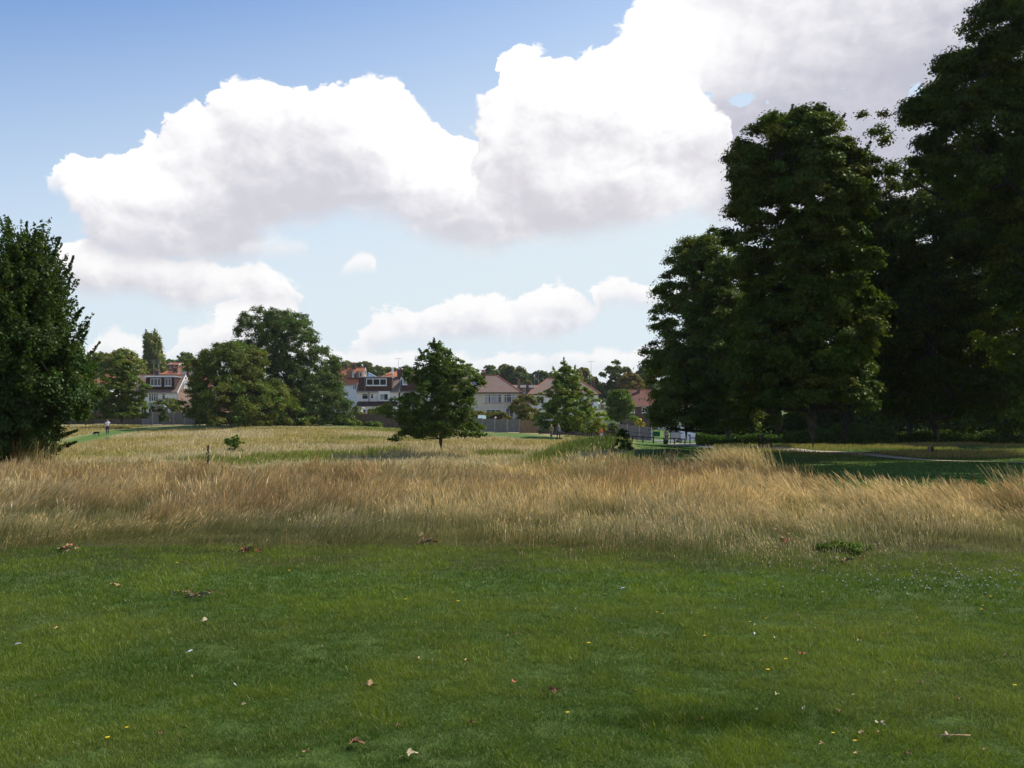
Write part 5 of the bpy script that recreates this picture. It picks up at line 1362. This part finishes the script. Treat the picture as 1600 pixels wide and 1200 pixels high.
# --- the mown lawn
r = np.random.default_rng(200)
parts = []
for (n, y0, y1, hm, wd) in ((380000, 4.1, 6.5, .030, .0040), (270000, 6.5, 9.2, .034, .0055), (160000, 9.2, 12.6, .038, .008)):
    X_, Y_ = scatter(n, y0, y1, 1.0, r, .7)
    patch = fb(X_ * .9, Y_ * .9, 4); fine = fb(X_ * 5 + 9, Y_ * 5, 3); patch2 = fb(X_ * .35 + 40, Y_ * .5 + 3, 3)
    hh = hm * (0.1 + 1.5 * fine + .5 * patch) * r.uniform(.6, 1.3, n)
    # ragged longer tussock in the mown grass, right of centre at the front
    tus = np.exp(-((X_ - 1.0) / .55) ** 2 - ((Y_ - 5.45) / .16) ** 2); hh = hh * (1 + .9 * tus)
    dark = np.array([.060, .112, .014]); mid = np.array([.155, .205, .026]); pale = np.array([.23, .22, .075]); dead = np.array([.30, .24, .11])
    t = np.clip((patch * .6 + fine * .4 - .38) / .24, 0, 1)[:, None]
    c = dark * (1 - t) + mid * t
    t2 = (np.clip((patch2 - .45) / .3, 0, 1) * (r.random(n) < .5))[:, None] * .6
    c = c * (1 - t2) + pale * t2
    m_ = (r.random(n) < .03 + .05 * np.clip(fine - .45, 0, 1))[:, None]; c = np.where(m_, dead, c)
    c = c * (1 - .25 * tus[:, None]) * np.exp(r.normal(size=(n, 1)) * .22)
    la = r.uniform(0, 6.28, n); lm = r.uniform(.1, 1.1, n)
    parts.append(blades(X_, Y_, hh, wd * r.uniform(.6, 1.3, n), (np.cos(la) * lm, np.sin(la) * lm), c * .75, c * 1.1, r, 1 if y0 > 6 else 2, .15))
def join(parts):
    off = 0; Vs, Fs, Cs = [], [], []
    for V_, F_, C_ in parts: Vs.append(V_); Fs.append(F_ + off); Cs.append(C_); off += len(V_)
    return np.concatenate(Vs), np.concatenate(Fs), np.concatenate(Cs)
V_, F_, C_ = join(parts)
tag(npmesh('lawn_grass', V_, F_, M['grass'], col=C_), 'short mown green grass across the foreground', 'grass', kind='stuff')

# --- the tall dry meadow
STRAW = np.array([.62, .49, .235]); RUSSET = np.array([.43, .295, .135]); GOLD = np.array([.50, .37, .15]); OLIVE = np.array([.24, .235, .065]); GREEN = np.array([.09, .145, .030])
def meadow(n, y0, y1, hm, wd, seed, segs=3, pw=1.0, k=.535, far=0.0, margin=1.5):
    r = np.random.default_rng(seed)
    X_, Y_ = scatter(n, y0, y1, pw, r, margin, k)
    edge = Y_ - (11.5 + .5 * (fb(X_ * .5, X_ * 0 + 2, 3) - .5) * 2 + r.normal(size=n) * .35)
    back = 30.5 + 2 * (fb(X_ * .2, X_ * 0 + 5, 2) - .5)
    # short grass under the trees at the right is not meadow
    keep = (edge > 0) & (Y_ < back) &  (right_lawn(X_, Y_) < .4) & (path_near(X_, Y_) < .2)
    X_, Y_, edge = X_[keep], Y_[keep], edge[keep]; n = len(X_)
    p1 = fb(X_ * .22 + 3, Y_ * .5 + 7, 3); p2 = fb(X_ * .8, Y_ * .9 + 31, 3); p3 = fb(X_ * .12 + 50, Y_ * .3 + 11, 3)
    stalk = r.random(n) < (.10 + .66 * np.clip(edge / 6, 0, 1) * (.5 + .7 * p2))
    patchy = np.clip((p2 - .36 - .16 * np.clip(1 - edge / 9, 0, 1)) / .1, 0.04, 1); stalk &= r.random(n) < patchy
    grow = .13 + .87 * np.clip((edge - .8) / 5.0, 0, 1) ** .85
    grow = np.where(stalk & (edge > 1.6) & (r.random(n) < .04 + .22 * (p2 > .56)), np.maximum(grow, .6), grow)
    p4 = vnoise(X_ * 3.1 + 7, Y_ * 3.1 + 3)
    hh = hm * grow * (0.30 + 1.15 * p2) * (.62 + .62 * p4) * np.where(stalk, r.uniform(.7, 1.15, n), r.uniform(.35, .75, n))
    g = np.clip((p1 - .44) / .12, 0, 1)[:, None]; q = np.clip((p3 - .40) / .2, 0, 1)[:, None]
    c = STRAW * g + RUSSET * (1 - g); c = c * (1 - .5 * q) + GOLD * .5 * q
    gr = np.clip(1 - edge / 4.5, 0, 1) * .9 + np.clip((p2 - .5) / .2, 0, 1) * .22
    isg = (r.random(n) < gr * np.where(stalk, .35, .9))[:, None]
    c = np.where(isg, OLIVE * .5 + GREEN * .6, c)
    c = np.where(stalk[:, None], c, c * .35 + OLIVE * .4 + GREEN * .25)
    c = c * (.78 + .44 * vnoise(X_ * 2.3 + 90, Y_ * 2.3 + 5)[:, None])
    bright = (r.random(n) < .035)[:, None] & stalk[:, None]; c = np.where(bright, np.array([.74, .63, .40]), c)
    wk = np.where(bright[:, 0], 1.5, 1.0)
    c = c * np.exp(r.normal(size=(n, 1)) * .2)
    lean0 = .22 - .52 * np.clip((X_ / np.maximum(Y_, 1) + .25) / .6, 0, 1) + 1.2 * (fb(X_ * .35 + 80, Y_ * .35, 3) - .5) + .4 * (vnoise(X_ * 2.2 + 30, Y_ * 2.2) - .5)
    lx = lean0 * 1.1 + r.normal(size=n) * .15 + (r.random(n) < .12) * r.normal(size=n) * .4; ly = 1.1 * (fb(X_ * .4 + 20, Y_ * .4 + 60, 2) - .5) + r.normal(size=n) * .15
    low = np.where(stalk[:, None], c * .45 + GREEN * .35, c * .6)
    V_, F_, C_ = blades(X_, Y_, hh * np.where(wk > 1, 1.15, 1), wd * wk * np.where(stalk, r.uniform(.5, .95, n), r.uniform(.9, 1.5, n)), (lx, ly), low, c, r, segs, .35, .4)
    # feathery heads
    m = stalk & (r.random(n) < .35); Xh, Yh, hh_, lx_, ly_, ch = X_[m], Y_[m], hh[m], lx[m], ly[m], c[m]; k_ = len(Xh)
    zz = H(Xh, Yh) + hh_ * np.sqrt(np.maximum(.15, 1 - (lx_ ** 2 + ly_ ** 2) * .5)) * .97
    Pc = np.stack([Xh + lx_ * hh_, Yh + ly_ * hh_, zz], 1)
    dirn = unit(np.stack([lx_ * 1.3, ly_ * 1.3, np.full(k_, .8)], 1)); sd_ = unit(np.cross(dirn, r.normal(size=(k_, 3))))
    L = (hh_ * .34 * r.uniform(.6, 1.3, k_))[:, None]; W = wd * .95
    Vh = np.stack([Pc - dirn * L * .5, Pc + sd_ * W, Pc + dirn * L * .6, Pc - sd_ * W], 1).reshape(-1, 3)
    Fh = np.arange(k_)[:, None] * 4 + np.arange(4)[None]
    Ch = np.repeat(ch * np.array([1.0, .93, .9]) * 1.05, 4, 0)
    return join([(V_, F_, C_), (Vh, Fh, Ch)])
V_, F_, C_ = join([meadow(230000, 10.6, 16.5, .46, .0058, 301), meadow(230000, 16.5, 24, .50, .008, 302, 2), meadow(110000, 24, 32, .54, .012, 303, 2, margin=3)])
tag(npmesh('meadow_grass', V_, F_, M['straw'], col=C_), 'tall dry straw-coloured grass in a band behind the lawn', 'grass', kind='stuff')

def far_meadow(n, seed):
    r = np.random.default_rng(seed)
    Y_ = 31 + 109 * r.random(n) ** .95; X_ = r.uniform(-.56, .36, n) * Y_
    keep = (right_lawn(X_, Y_) < .3) & (path_near(X_, Y_) < .35) & ((X_ / Y_ < .13) | (Y_ < 62)) & ((Y_ < 126) | (X_ / Y_ < -.35))
    X_, Y_ = X_[keep], Y_[keep]; n = len(X_)
    p1 = fb(X_ * .07 + 3, Y_ * .09 + 7, 3); p2 = fb(X_ * .35, Y_ * .30 + 31, 3); p3 = fb(X_ * .14 + 60, Y_ * .13, 3)
    hh = (.44 - .16 * (Y_ > 85)) * (.05 + 1.7 * p2) * r.uniform(.6, 1.2, n)
    YEL = np.array([.50, .41, .155]); LG = np.array([.24, .27, .06]); PALE = np.array([.64, .54, .32])
    near_ = np.clip((88 - Y_) / 22, 0, 1) * .10; t = np.clip((p1 - .40 - near_) / .10, 0, 1)[:, None]; c = YEL * t + LG * (1 - t)
    m = np.exp(-((X_ - 6) / 3.6) ** 2 - ((Y_ - 60) / 9) ** 2)[:, None]; c = c * (1 - m * .8) + np.array([.09, .15, .03]) * m * .8
    m = (np.clip((p3 - .50) / .10, 0, 1) * .85)[:, None]; c = c * (1 - m) + PALE * m
    c = c * np.exp(r.normal(size=(n, 1)) * .22)
    lx = .15 + r.normal(size=n) * .25; ly = r.normal(size=n) * .25
    return blades(X_, Y_, hh, .035 + .045 * (Y_ / 100), (lx, ly), c * .8, c, r, 1, .4, .3)
V_, F_, C_ = far_meadow(230000, 310)
tag(npmesh('hollow_grass', V_, F_, M['straw'], col=C_), 'yellow-green rough grass filling the far hollow', 'grass', kind='stuff')

# short green blades under the right-hand trees and on the far strips
r = np.random.default_rng(320); n = 150000
Y_ = 18 + 72 * r.random(n) ** 1.2; X_ = r.uniform(.02, .56, n) * Y_
k_ = right_lawn(X_, Y_) > .3; X_, Y_ = X_[k_], Y_[k_]; n = len(X_)
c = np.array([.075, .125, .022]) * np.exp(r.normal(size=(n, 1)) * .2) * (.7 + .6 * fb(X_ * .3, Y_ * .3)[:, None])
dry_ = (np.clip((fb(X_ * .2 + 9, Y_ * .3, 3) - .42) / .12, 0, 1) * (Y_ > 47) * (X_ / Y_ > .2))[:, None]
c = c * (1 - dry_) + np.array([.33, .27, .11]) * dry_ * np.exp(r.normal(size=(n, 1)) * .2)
V_, F_, C_ = blades(X_, Y_, (.055 + .16 * dry_[:, 0]) * r.uniform(.6, 1.3, n), .03, (r.normal(size=n) * .3, r.normal(size=n) * .3), c * .7, c, r, 1, .3)
# leave the gravel free
Dp = np.full(n, 9.0)
pp = [(xat(a, b), b) for a, b in ((1760, 32), (1600, 38), (1480, 42), (1390, 47), (1290, 56), (1200, 63), (1110, 74), (1075, 90))]
for (xa, ya), (xb, yb) in zip(pp, pp[1:]):
    t = np.clip(((X_ - xa) * (xb - xa) + (Y_ - ya) * (yb - ya)) / ((xb - xa) ** 2 + (yb - ya) ** 2), 0, 1)
    Dp = np.minimum(Dp, np.hypot(X_ - xa - t * (xb - xa), Y_ - ya - t * (yb - ya)))
k_ = Dp > .95
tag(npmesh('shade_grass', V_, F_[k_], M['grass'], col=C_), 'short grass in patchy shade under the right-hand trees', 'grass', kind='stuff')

# windblown tussock standing above the meadow, and taller clumps at its right
def tussock(label, px, Y, n, hgt, spread, lean, seed, col=STRAW):
    r = np.random.default_rng(seed); x0 = xat(px, Y); z0 = h1(x0, Y)
    X_ = x0 + r.normal(size=n) * spread; Y_ = Y + r.normal(size=n) * spread * .6
    hh = hgt * r.uniform(.55, 1.1, n); c = col * np.exp(r.normal(size=(n, 1)) * .22)
    V_, F_, C_ = blades(X_, Y_, hh, .014, (lean + r.normal(size=n) * .22, r.normal(size=n) * .2), c * .5, c, r, 3, .5, .4)
    g = empty('grass_tussock', (x0, Y, z0), label, 'grass tussock')
    npmesh('stalks', V_ - np.array([x0, Y, z0]), F_, M['straw'], g, col=C_)
tussock('tall windblown straw tussock before the gravel path', 1165, 25, 1500, 1.0, .38, -.45, 401, STRAW * .95)
tussock('reddish brown dock-like tussock right of the windblown one', 1232, 23.5, 500, .62, .3, -.3, 402, RUSSET * .6)
tussock('pale stalks against the foot of the large left tree', 30, 31, 500, 1.25, .5, .12, 403, STRAW)
tussock('few tall stalks at the right edge against the shade', 1590, 20.5, 70, .70, .25, -.4, 404, STRAW * .8)
# the dark dried flower spike in the meadow
x, y = xat(325, 27), 27.0
g = empty('dried_dock', (x, y, h1(x, y)), 'thin dark dried flower spike standing in the straw grass', 'weed')
MB().tube([(0, 0, 0), (.02, 0, .5), (0, 0, 1.0)], [.012, .010, .005], 5).build('stem', M['dark_wood'], g)
mb = MB(); rr = random.Random(5)
for i in range(26):
    z = .5 + .5 * i / 26; a = rr.uniform(0, 6.28); mb.ball((math.cos(a) * .025, math.sin(a) * .025, z), .018, None, .025, 5, 4)
for i in range(10): mb.ball((-.10 + rr.uniform(-.05, .05), rr.uniform(-.03, .03), .42 + rr.uniform(-.08, .08)), .025, None, .03, 5, 4)
mb.tube([(0.01, 0, .3), (-.1, 0, .42)], .006, 4)
mb.build('seed_head', M['dark_wood'], g)

# ================================================================ things lying on the lawn
def leaf_thing(name, size, m_, seed, lobes=5, parent=None):
    """a dry curled lobed leaf with a stalk"""
    r = random.Random(seed); n = lobes * 4; v = [(0, 0, .006)]; inner = []
    for ring, fr in ((0, .5), (1, 1.0)):
        for i in range(n):
            a = 2 * math.pi * i / n; k = 1 + (.30 * math.cos(lobes * a + .4) if ring else 0) + r.uniform(-.08, .08)
            el = 1.0 + .45 * math.cos(a)
            x = math.cos(a) * k * fr * size * el * .55; y = math.sin(a) * k * fr * size * .42
            z = .008 + size * (.3 * abs(math.sin(a)) ** 2 * fr ** 2 * r.uniform(.5, 1) + .12 * fr * math.sin(3 * a + seed))
            v.append((x, y, max(z, .002)))
    f = [(0, 1 + i, 1 + (i + 1) % n) for i in range(n)] + [(1 + i, 1 + n + i, 1 + n + (i + 1) % n, 1 + (i + 1) % n) for i in range(n)]
    k = len(v); s = size
    mb = MB(); mb.poly(v, f)
    mb.tube([(-s * .75, 0, .012), (-s * 1.1, s * .1, .006)], s * .02, 4)
    return mb
M['leaf_tan'] = simple('dry_tan_leaf', (.44, .28, .13), .8, .25, 40)
M['leaf_brown'] = simple('dry_brown_leaf', (.24, .12, .055), .8, .3, 40)
M['leaf_pale'] = simple('bleached_leaf', (.46, .37, .21), .8, .2, 40)
M['leaf_green'] = simple('fading_oak_leaf', (.13, .12, .05), .8, .35, 30)
M['leaf_red'] = simple('rust_red_leaf', (.40, .14, .06), .8, .3, 30)
M['petal_white'] = simple('clover_bloom', (.50, .48, .38), .9, .1, 60)
M['petal_yellow'] = simple('yellow_petal', (.80, .55, .02), .7, .1, 60)
M['stem_green'] = simple('green_stem', (.06, .11, .03), .8, .2, 40)
M['feather'] = simple('pale_feather', (.42, .44, .46), .8, .1, 60)
def ground_thing(name, px, py, mb, m_, label, cat, group=None, lift=.012, rz=0.0, tilt=0.0):
    p = gp(px, py); o = mb.build(name, m_) if not isinstance(mb, bpy.types.Mesh) else None
    if o is None: o = bpy.data.objects.new(name, mb); COL.objects.link(o)
    o.location = (p.x, p.y, h1(p.x, p.y) + lift); o.rotation_euler = (tilt, 0, rz)
    return tag(o, label, cat, group)
GL = 'dry leaves scattered on the lawn'
kinds = {}
for k_, m_, s_ in (('tan', 'leaf_tan', .045), ('brown', 'leaf_brown', .04), ('pale', 'leaf_pale', .035)):
    kinds[k_] = [leaf_thing('fallen_leaf', s_, M[m_], i + len(k_)).build('fallen_leaf', M[m_]).data for i in range(3)]
    for me in kinds[k_]:
        for o in [o for o in bpy.data.objects if o.data == me]: bpy.data.objects.remove(o)
LBL = {'tan': 'small curled tan leaf lying on the mown lawn', 'brown': 'small dark brown leaf lying on the mown lawn', 'pale': 'small bleached leaf lying on the mown lawn'}
rr = random.Random(9)
spots = [(1148, 912, 'tan'), (1056, 921, 'tan'), (1249, 911, 'pale'), (1318, 908, 'pale'), (1446, 918, 'tan'), (1476, 940, 'brown'), (809, 954, 'brown'), (898, 955, 'tan'), (832, 953, 'pale'), (930, 950, 'tan'), (961, 952, 'brown'),
         (1078, 961, 'tan'), (1215, 962, 'pale'), (1248, 964, 'pale'), (1310, 975, 'tan'), (1275, 986, 'brown'), (1396, 978, 'brown'), (1434, 966, 'tan'), (1557, 959, 'pale'), (1508, 958, 'brown'), (807, 995, 'brown'), (965, 999, 'pale'),
         (1001, 993, 'brown'), (1038, 994, 'brown'), (989, 1016, 'brown'), (1180, 979, 'pale'), (1212, 1000, 'pale'), (1342, 1005, 'tan'), (1383, 993, 'brown'), (1190, 1037, 'tan'), (1244, 1042, 'brown'), (1320, 1050, 'brown'), (1571, 1026, 'brown'),
         (1395, 1069, 'tan'), (1438, 1072, 'tan'), (1453, 1058, 'brown'), (1332, 1092, 'pale'), (995, 1086, 'brown'), (1214, 1091, 'pale'), (1256, 1114, 'pale'), (1310, 1119, 'brown'), (1183, 1115, 'pale'), (1345, 1153, 'tan'), (1371, 1153, 'tan'),
         (1285, 1170, 'tan'), (1340, 1185, 'tan'), (1421, 1188, 'brown'), (649, 978, 'tan'), (656, 1032, 'pale'), (794, 998, 'tan'), (381, 1105, 'pale'), (620, 1140, 'brown'), (735, 1135, 'brown'), (445, 985, 'brown'), (200, 945, 'tan'),
         (500, 1015, 'pale'), (250, 1150, 'brown'), (480, 1180, 'tan'), (730, 1035, 'tan'), (560, 905, 'tan'), (760, 915, 'brown'), (90, 985, 'tan'), (60, 1090, 'brown'), (300, 1060, 'pale'), (860, 1085, 'pale'), (1100, 1130, 'tan'), (1500, 1100, 'brown'), (1540, 1180, 'tan'), (700, 895, 'tan'), (950, 893, 'pale'), (430, 893, 'brown')]
for i, (px, py, k_) in enumerate(spots):
    o = ground_thing('fallen_leaf', px, py, kinds[k_][i % 3], None, LBL[k_], 'leaf', GL + ', ' + k_, .018, rr.uniform(0, 6.28), rr.uniform(-.3, .3))
    s_ = rr.uniform(.5, .85); o.scale = (s_, s_, s_)
# larger single leaves with their own looks
for px, py, sz, m_, lb, rz in ((575, 1077, .13, 'leaf_tan', 'long tan leaf lying left of the rust red leaf on the lawn', .1), (803, 1073, .08, 'leaf_red', 'rust red leaf standing on edge at the middle of the lawn', 1.2),
                               (640, 1187, .11, 'leaf_pale', 'pale lobed leaf at the bottom edge, right of the flat brown leaf', .8), (552, 1168, .12, 'leaf_brown', 'flat brown leaf near the bottom edge left of the pale lobed leaf', .2),
                               (318, 977, .14, 'leaf_pale', 'long pale leaf just below the fallen oak sprig', .5), (283, 932, .12, 'leaf_tan', 'tan leaf lying just left of the fallen oak sprig', 2.5),
                               (176, 922, .14, 'leaf_tan', 'large tan leaf alone near the left end of the meadow edge', .3), (1480, 1160, .09, 'leaf_pale', 'bleached leaf touching the grey twig at the lower right', .4),
                               (1376, 1140, .10, 'leaf_pale', 'silvery bleached leaf at the lower right, left of the grey twig', 1.9), (1251, 1027, .08, 'leaf_red', 'small rust red leaf right of centre on the lawn', .4)):
    ground_thing('fallen_leaf', px, py, leaf_thing('fallen_leaf', sz * .5, None, int(px)), M[m_], lb, 'leaf', None, .02, rz, .1)
# fallen oak sprig, twig bundles, red leaf clusters at the meadow edge
def cluster(name, px, py, n, sz, spread, m_list, label, cat, seed, hgt=.05, flatten=.5, stick=True):
    r = random.Random(seed); p = gp(px, py); root = empty(name, (p.x, p.y, h1(p.x, p.y) + .01), label, cat)
    groups = {}
    for i in range(n):
        m_ = r.choice(m_list); mb = groups.setdefault(m_, MB())
        lf = leaf_thing('', sz * .75 * r.uniform(.6, 1.1), None, seed * 31 + i)
        a = r.uniform(0, 6.28); R_ = Matrix.Rotation(r.uniform(-.9, .9), 3, 'X') @ Matrix.Rotation(a, 3, 'Z')
        o = Vector((r.gauss(0, spread), r.gauss(0, spread * flatten), abs(r.gauss(0, hgt)) + .01))
        mb.poly([tuple((R_ @ Vector(q)) + o) for q in lf.v], lf.f)
    for m_, mb in groups.items(): mb.build('leaves', M[m_], root)
    if stick:
        mb = MB()
        for i in range(3): mb.tube([(-spread * 1.2 + i * .05, -.02 + .03 * i, .02), (0, .0, .04 + .01 * i), (spread * (1.2 - .3 * i), .06 * i - .05, .05)], [.006, .005, .003], 5)
        mb.build('twig', M['bark'], root)
    return root
cluster('oak_sprig', 311, 941, 26, .05, .10, ['leaf_green', 'leaf_tan', 'leaf_brown', 'leaf_green'], 'fallen sprig of fading oak leaves on the lawn at the left', 'sprig', 1, .045, .45)
cluster('leaf_cluster', 1222, 856, 12, .085, .07, ['leaf_red', 'leaf_tan'], 'cluster of rust red leaves low in the meadow edge, right of centre', 'leaves', 2, .10, .5)
cluster('leaf_cluster', 668, 858, 8, .08, .07, ['leaf_tan', 'leaf_brown'], 'cluster of tan leaves low in the meadow edge, near the middle', 'leaves', 3, .06, .5)
cluster('leaf_cluster', 100, 869, 9, .09, .09, ['leaf_red', 'leaf_tan'], 'orange-brown leaves at the meadow edge near the left side', 'leaves', 4, .05, .5)
cluster('leaf_cluster', 385, 872, 9, .08, .08, ['leaf_brown', 'leaf_red'], 'brown leaves at the meadow edge below the pale stalks', 'leaves', 5, .05, .5)
cluster('leaf_cluster', 1325, 878, 6, .08, .08, ['leaf_tan', 'leaf_pale'], 'pale brown leaves just below the green bramble mound', 'leaves', 6, .03, .5)
p = gp(1496, 1161); g = empty('broken_twig', (p.x, p.y, .02), 'short grey broken twig lying on the lawn at the lower right', 'twig')
MB().tube([(-.09, .02, .01), (-.02, 0, .02), (.07, .01, .015)], [.004, .004, .003], 6).build('stick', M['leaf_tan'], g, True)
MB().tube([(-.02, 0, .02), (.05, .05, .03)], [.004, .002], 5).build('side_shoot', M['bark'], g, True)
# a dark scrap of old leaves and feathers
cluster('leaf_cluster', 860, 1091, 5, .05, .035, ['leaf_brown'], 'dark crumpled leaf scrap on the lawn right of the rust red leaf', 'leaves', 7, .015, .7, False)
def feather(px, py, label, rz):
    mb = MB().poly([(-.02, 0, .012), (-.01, .006, .018), (.015, .005, .022), (.025, 0, .016), (.015, -.005, .018), (-.01, -.006, .012)], [(0, 1, 5), (1, 2, 4, 5), (2, 3, 4)])
    mb.tube([(-.035, 0, .008), (.022, 0, .02)], .0012, 4)
    ground_thing('feather', px, py, mb, M['feather'], label, 'feather', None, .02, rz)
feather(973, 925, 'tiny pale feather on the lawn near the meadow edge, right of centre', .4)
feather(1179, 996, 'tiny white feather on the lawn below the clover', 1.3)
feather(297, 1024, 'tiny white feather on the left lawn below the oak sprig', 1.0)
feather(367, 1077, 'tiny pale feather on the left lawn, nearest the bottom', 2.2)
feather(27, 1012, 'tiny pale feather at the left edge of the lawn', .2)
# flowers
def flower(m_, rad, hgt, petals):
    mb = MB()
    if petals:
        for i in range(9):
            a = 2 * math.pi * i / 9; c_, s_ = math.cos(a), math.sin(a)
            mb.poly([(0, 0, hgt), (c_ * rad - s_ * rad * .3, s_ * rad + c_ * rad * .3, hgt + .003), (c_ * rad * 1.15, s_ * rad * 1.15, hgt + .001), (c_ * rad + s_ * rad * .3, s_ * rad - c_ * rad * .3, hgt + .003)], [(0, 1, 2, 3)])
        mb.ball((0, 0, hgt), rad * .45, None, rad * .3, 7, 4)
    else: mb.ball((0, 0, hgt), rad, None, rad * .85, 7, 5)
    return mb
def flower_root(name, px, py, label, cat, group, m_, rad, hgt, petals):
    p = gp(px, py); g = empty(name, (p.x, p.y, h1(p.x, p.y)), label, cat, group)
    flower(m_, rad, hgt, petals).build('bloom', M[m_], g)
    MB().tube([(0, 0, 0), (0, 0, hgt)], .0015, 4).build('stem', M['stem_green'], g)
    return g
fy = [(634, 947), (716, 951), (1026, 963), (1036, 966), (1172, 978), (1197, 972), (920, 1017), (1101, 1002), (1228, 1040), (887, 1126), (1336, 1172), (1586, 1083), (168, 1164), (198, 1145), (1548, 936), (1536, 949), (1534, 957), (1302, 1158), (320, 883), (452, 905), (276, 893), (1200, 1060)]
f0 = flower_root('yellow_flower', fy[0][0], fy[0][1], 'tiny yellow flower in the mown lawn', 'flower', 'yellow flowers in the lawn', 'petal_yellow', .012, .05, True)
for px, py in fy[1:]: p = gp(px, py); dup(f0, (p.x, p.y, h1(p.x, p.y)), rr.uniform(0, 6), None, rr.uniform(.7, 1.15))
c0 = None
for i in range(170):
    u = rr.random()
    if u < .55: px, py = rr.gauss(1500, 70), rr.gauss(903, 14)
    elif u < .85: px, py = rr.uniform(1140, 1600), rr.gauss(900, 14)
    else: px, py = rr.uniform(1100, 1600), rr.uniform(885, 960)
    if not (1080 < px < 1640 and 882 < py < 965): continue
    if c0 is None: c0 = flower_root('clover_flower', px, py, 'small white clover bloom in the lawn at the right', 'flower', 'white clover blooms in the lawn', 'petal_white', .008, .05, False)
    else: p = gp(px, py); dup(c0, (p.x, p.y, h1(p.x, p.y)), rr.uniform(0, 6), None, rr.uniform(.7, 1.25))

# ================================================================ the air
lo, hi = -1.0 - 3.0, 60.0
hz_m = bpy.data.materials.new('summer_haze'); hz_m.use_nodes = True; nt = hz_m.node_tree; nt.nodes.clear()
o_ = nt.nodes.new('ShaderNodeOutputMaterial'); v_ = nt.nodes.new('ShaderNodeVolumePrincipled')
v_.inputs['Color'].default_value = (0.93, 0.95, 0.97, 1); v_.inputs['Density'].default_value = 0.00010; v_.inputs['Anisotropy'].default_value = 0.3
nt.links.new(v_.outputs[0], o_.inputs['Volume'])
hz_o = MB().box(-4200, 4200, -2700, 4200, lo, hi).build('haze', hz_m); tag(hz_o, kind='stuff')
SC.cycles.volume_bounces = 0
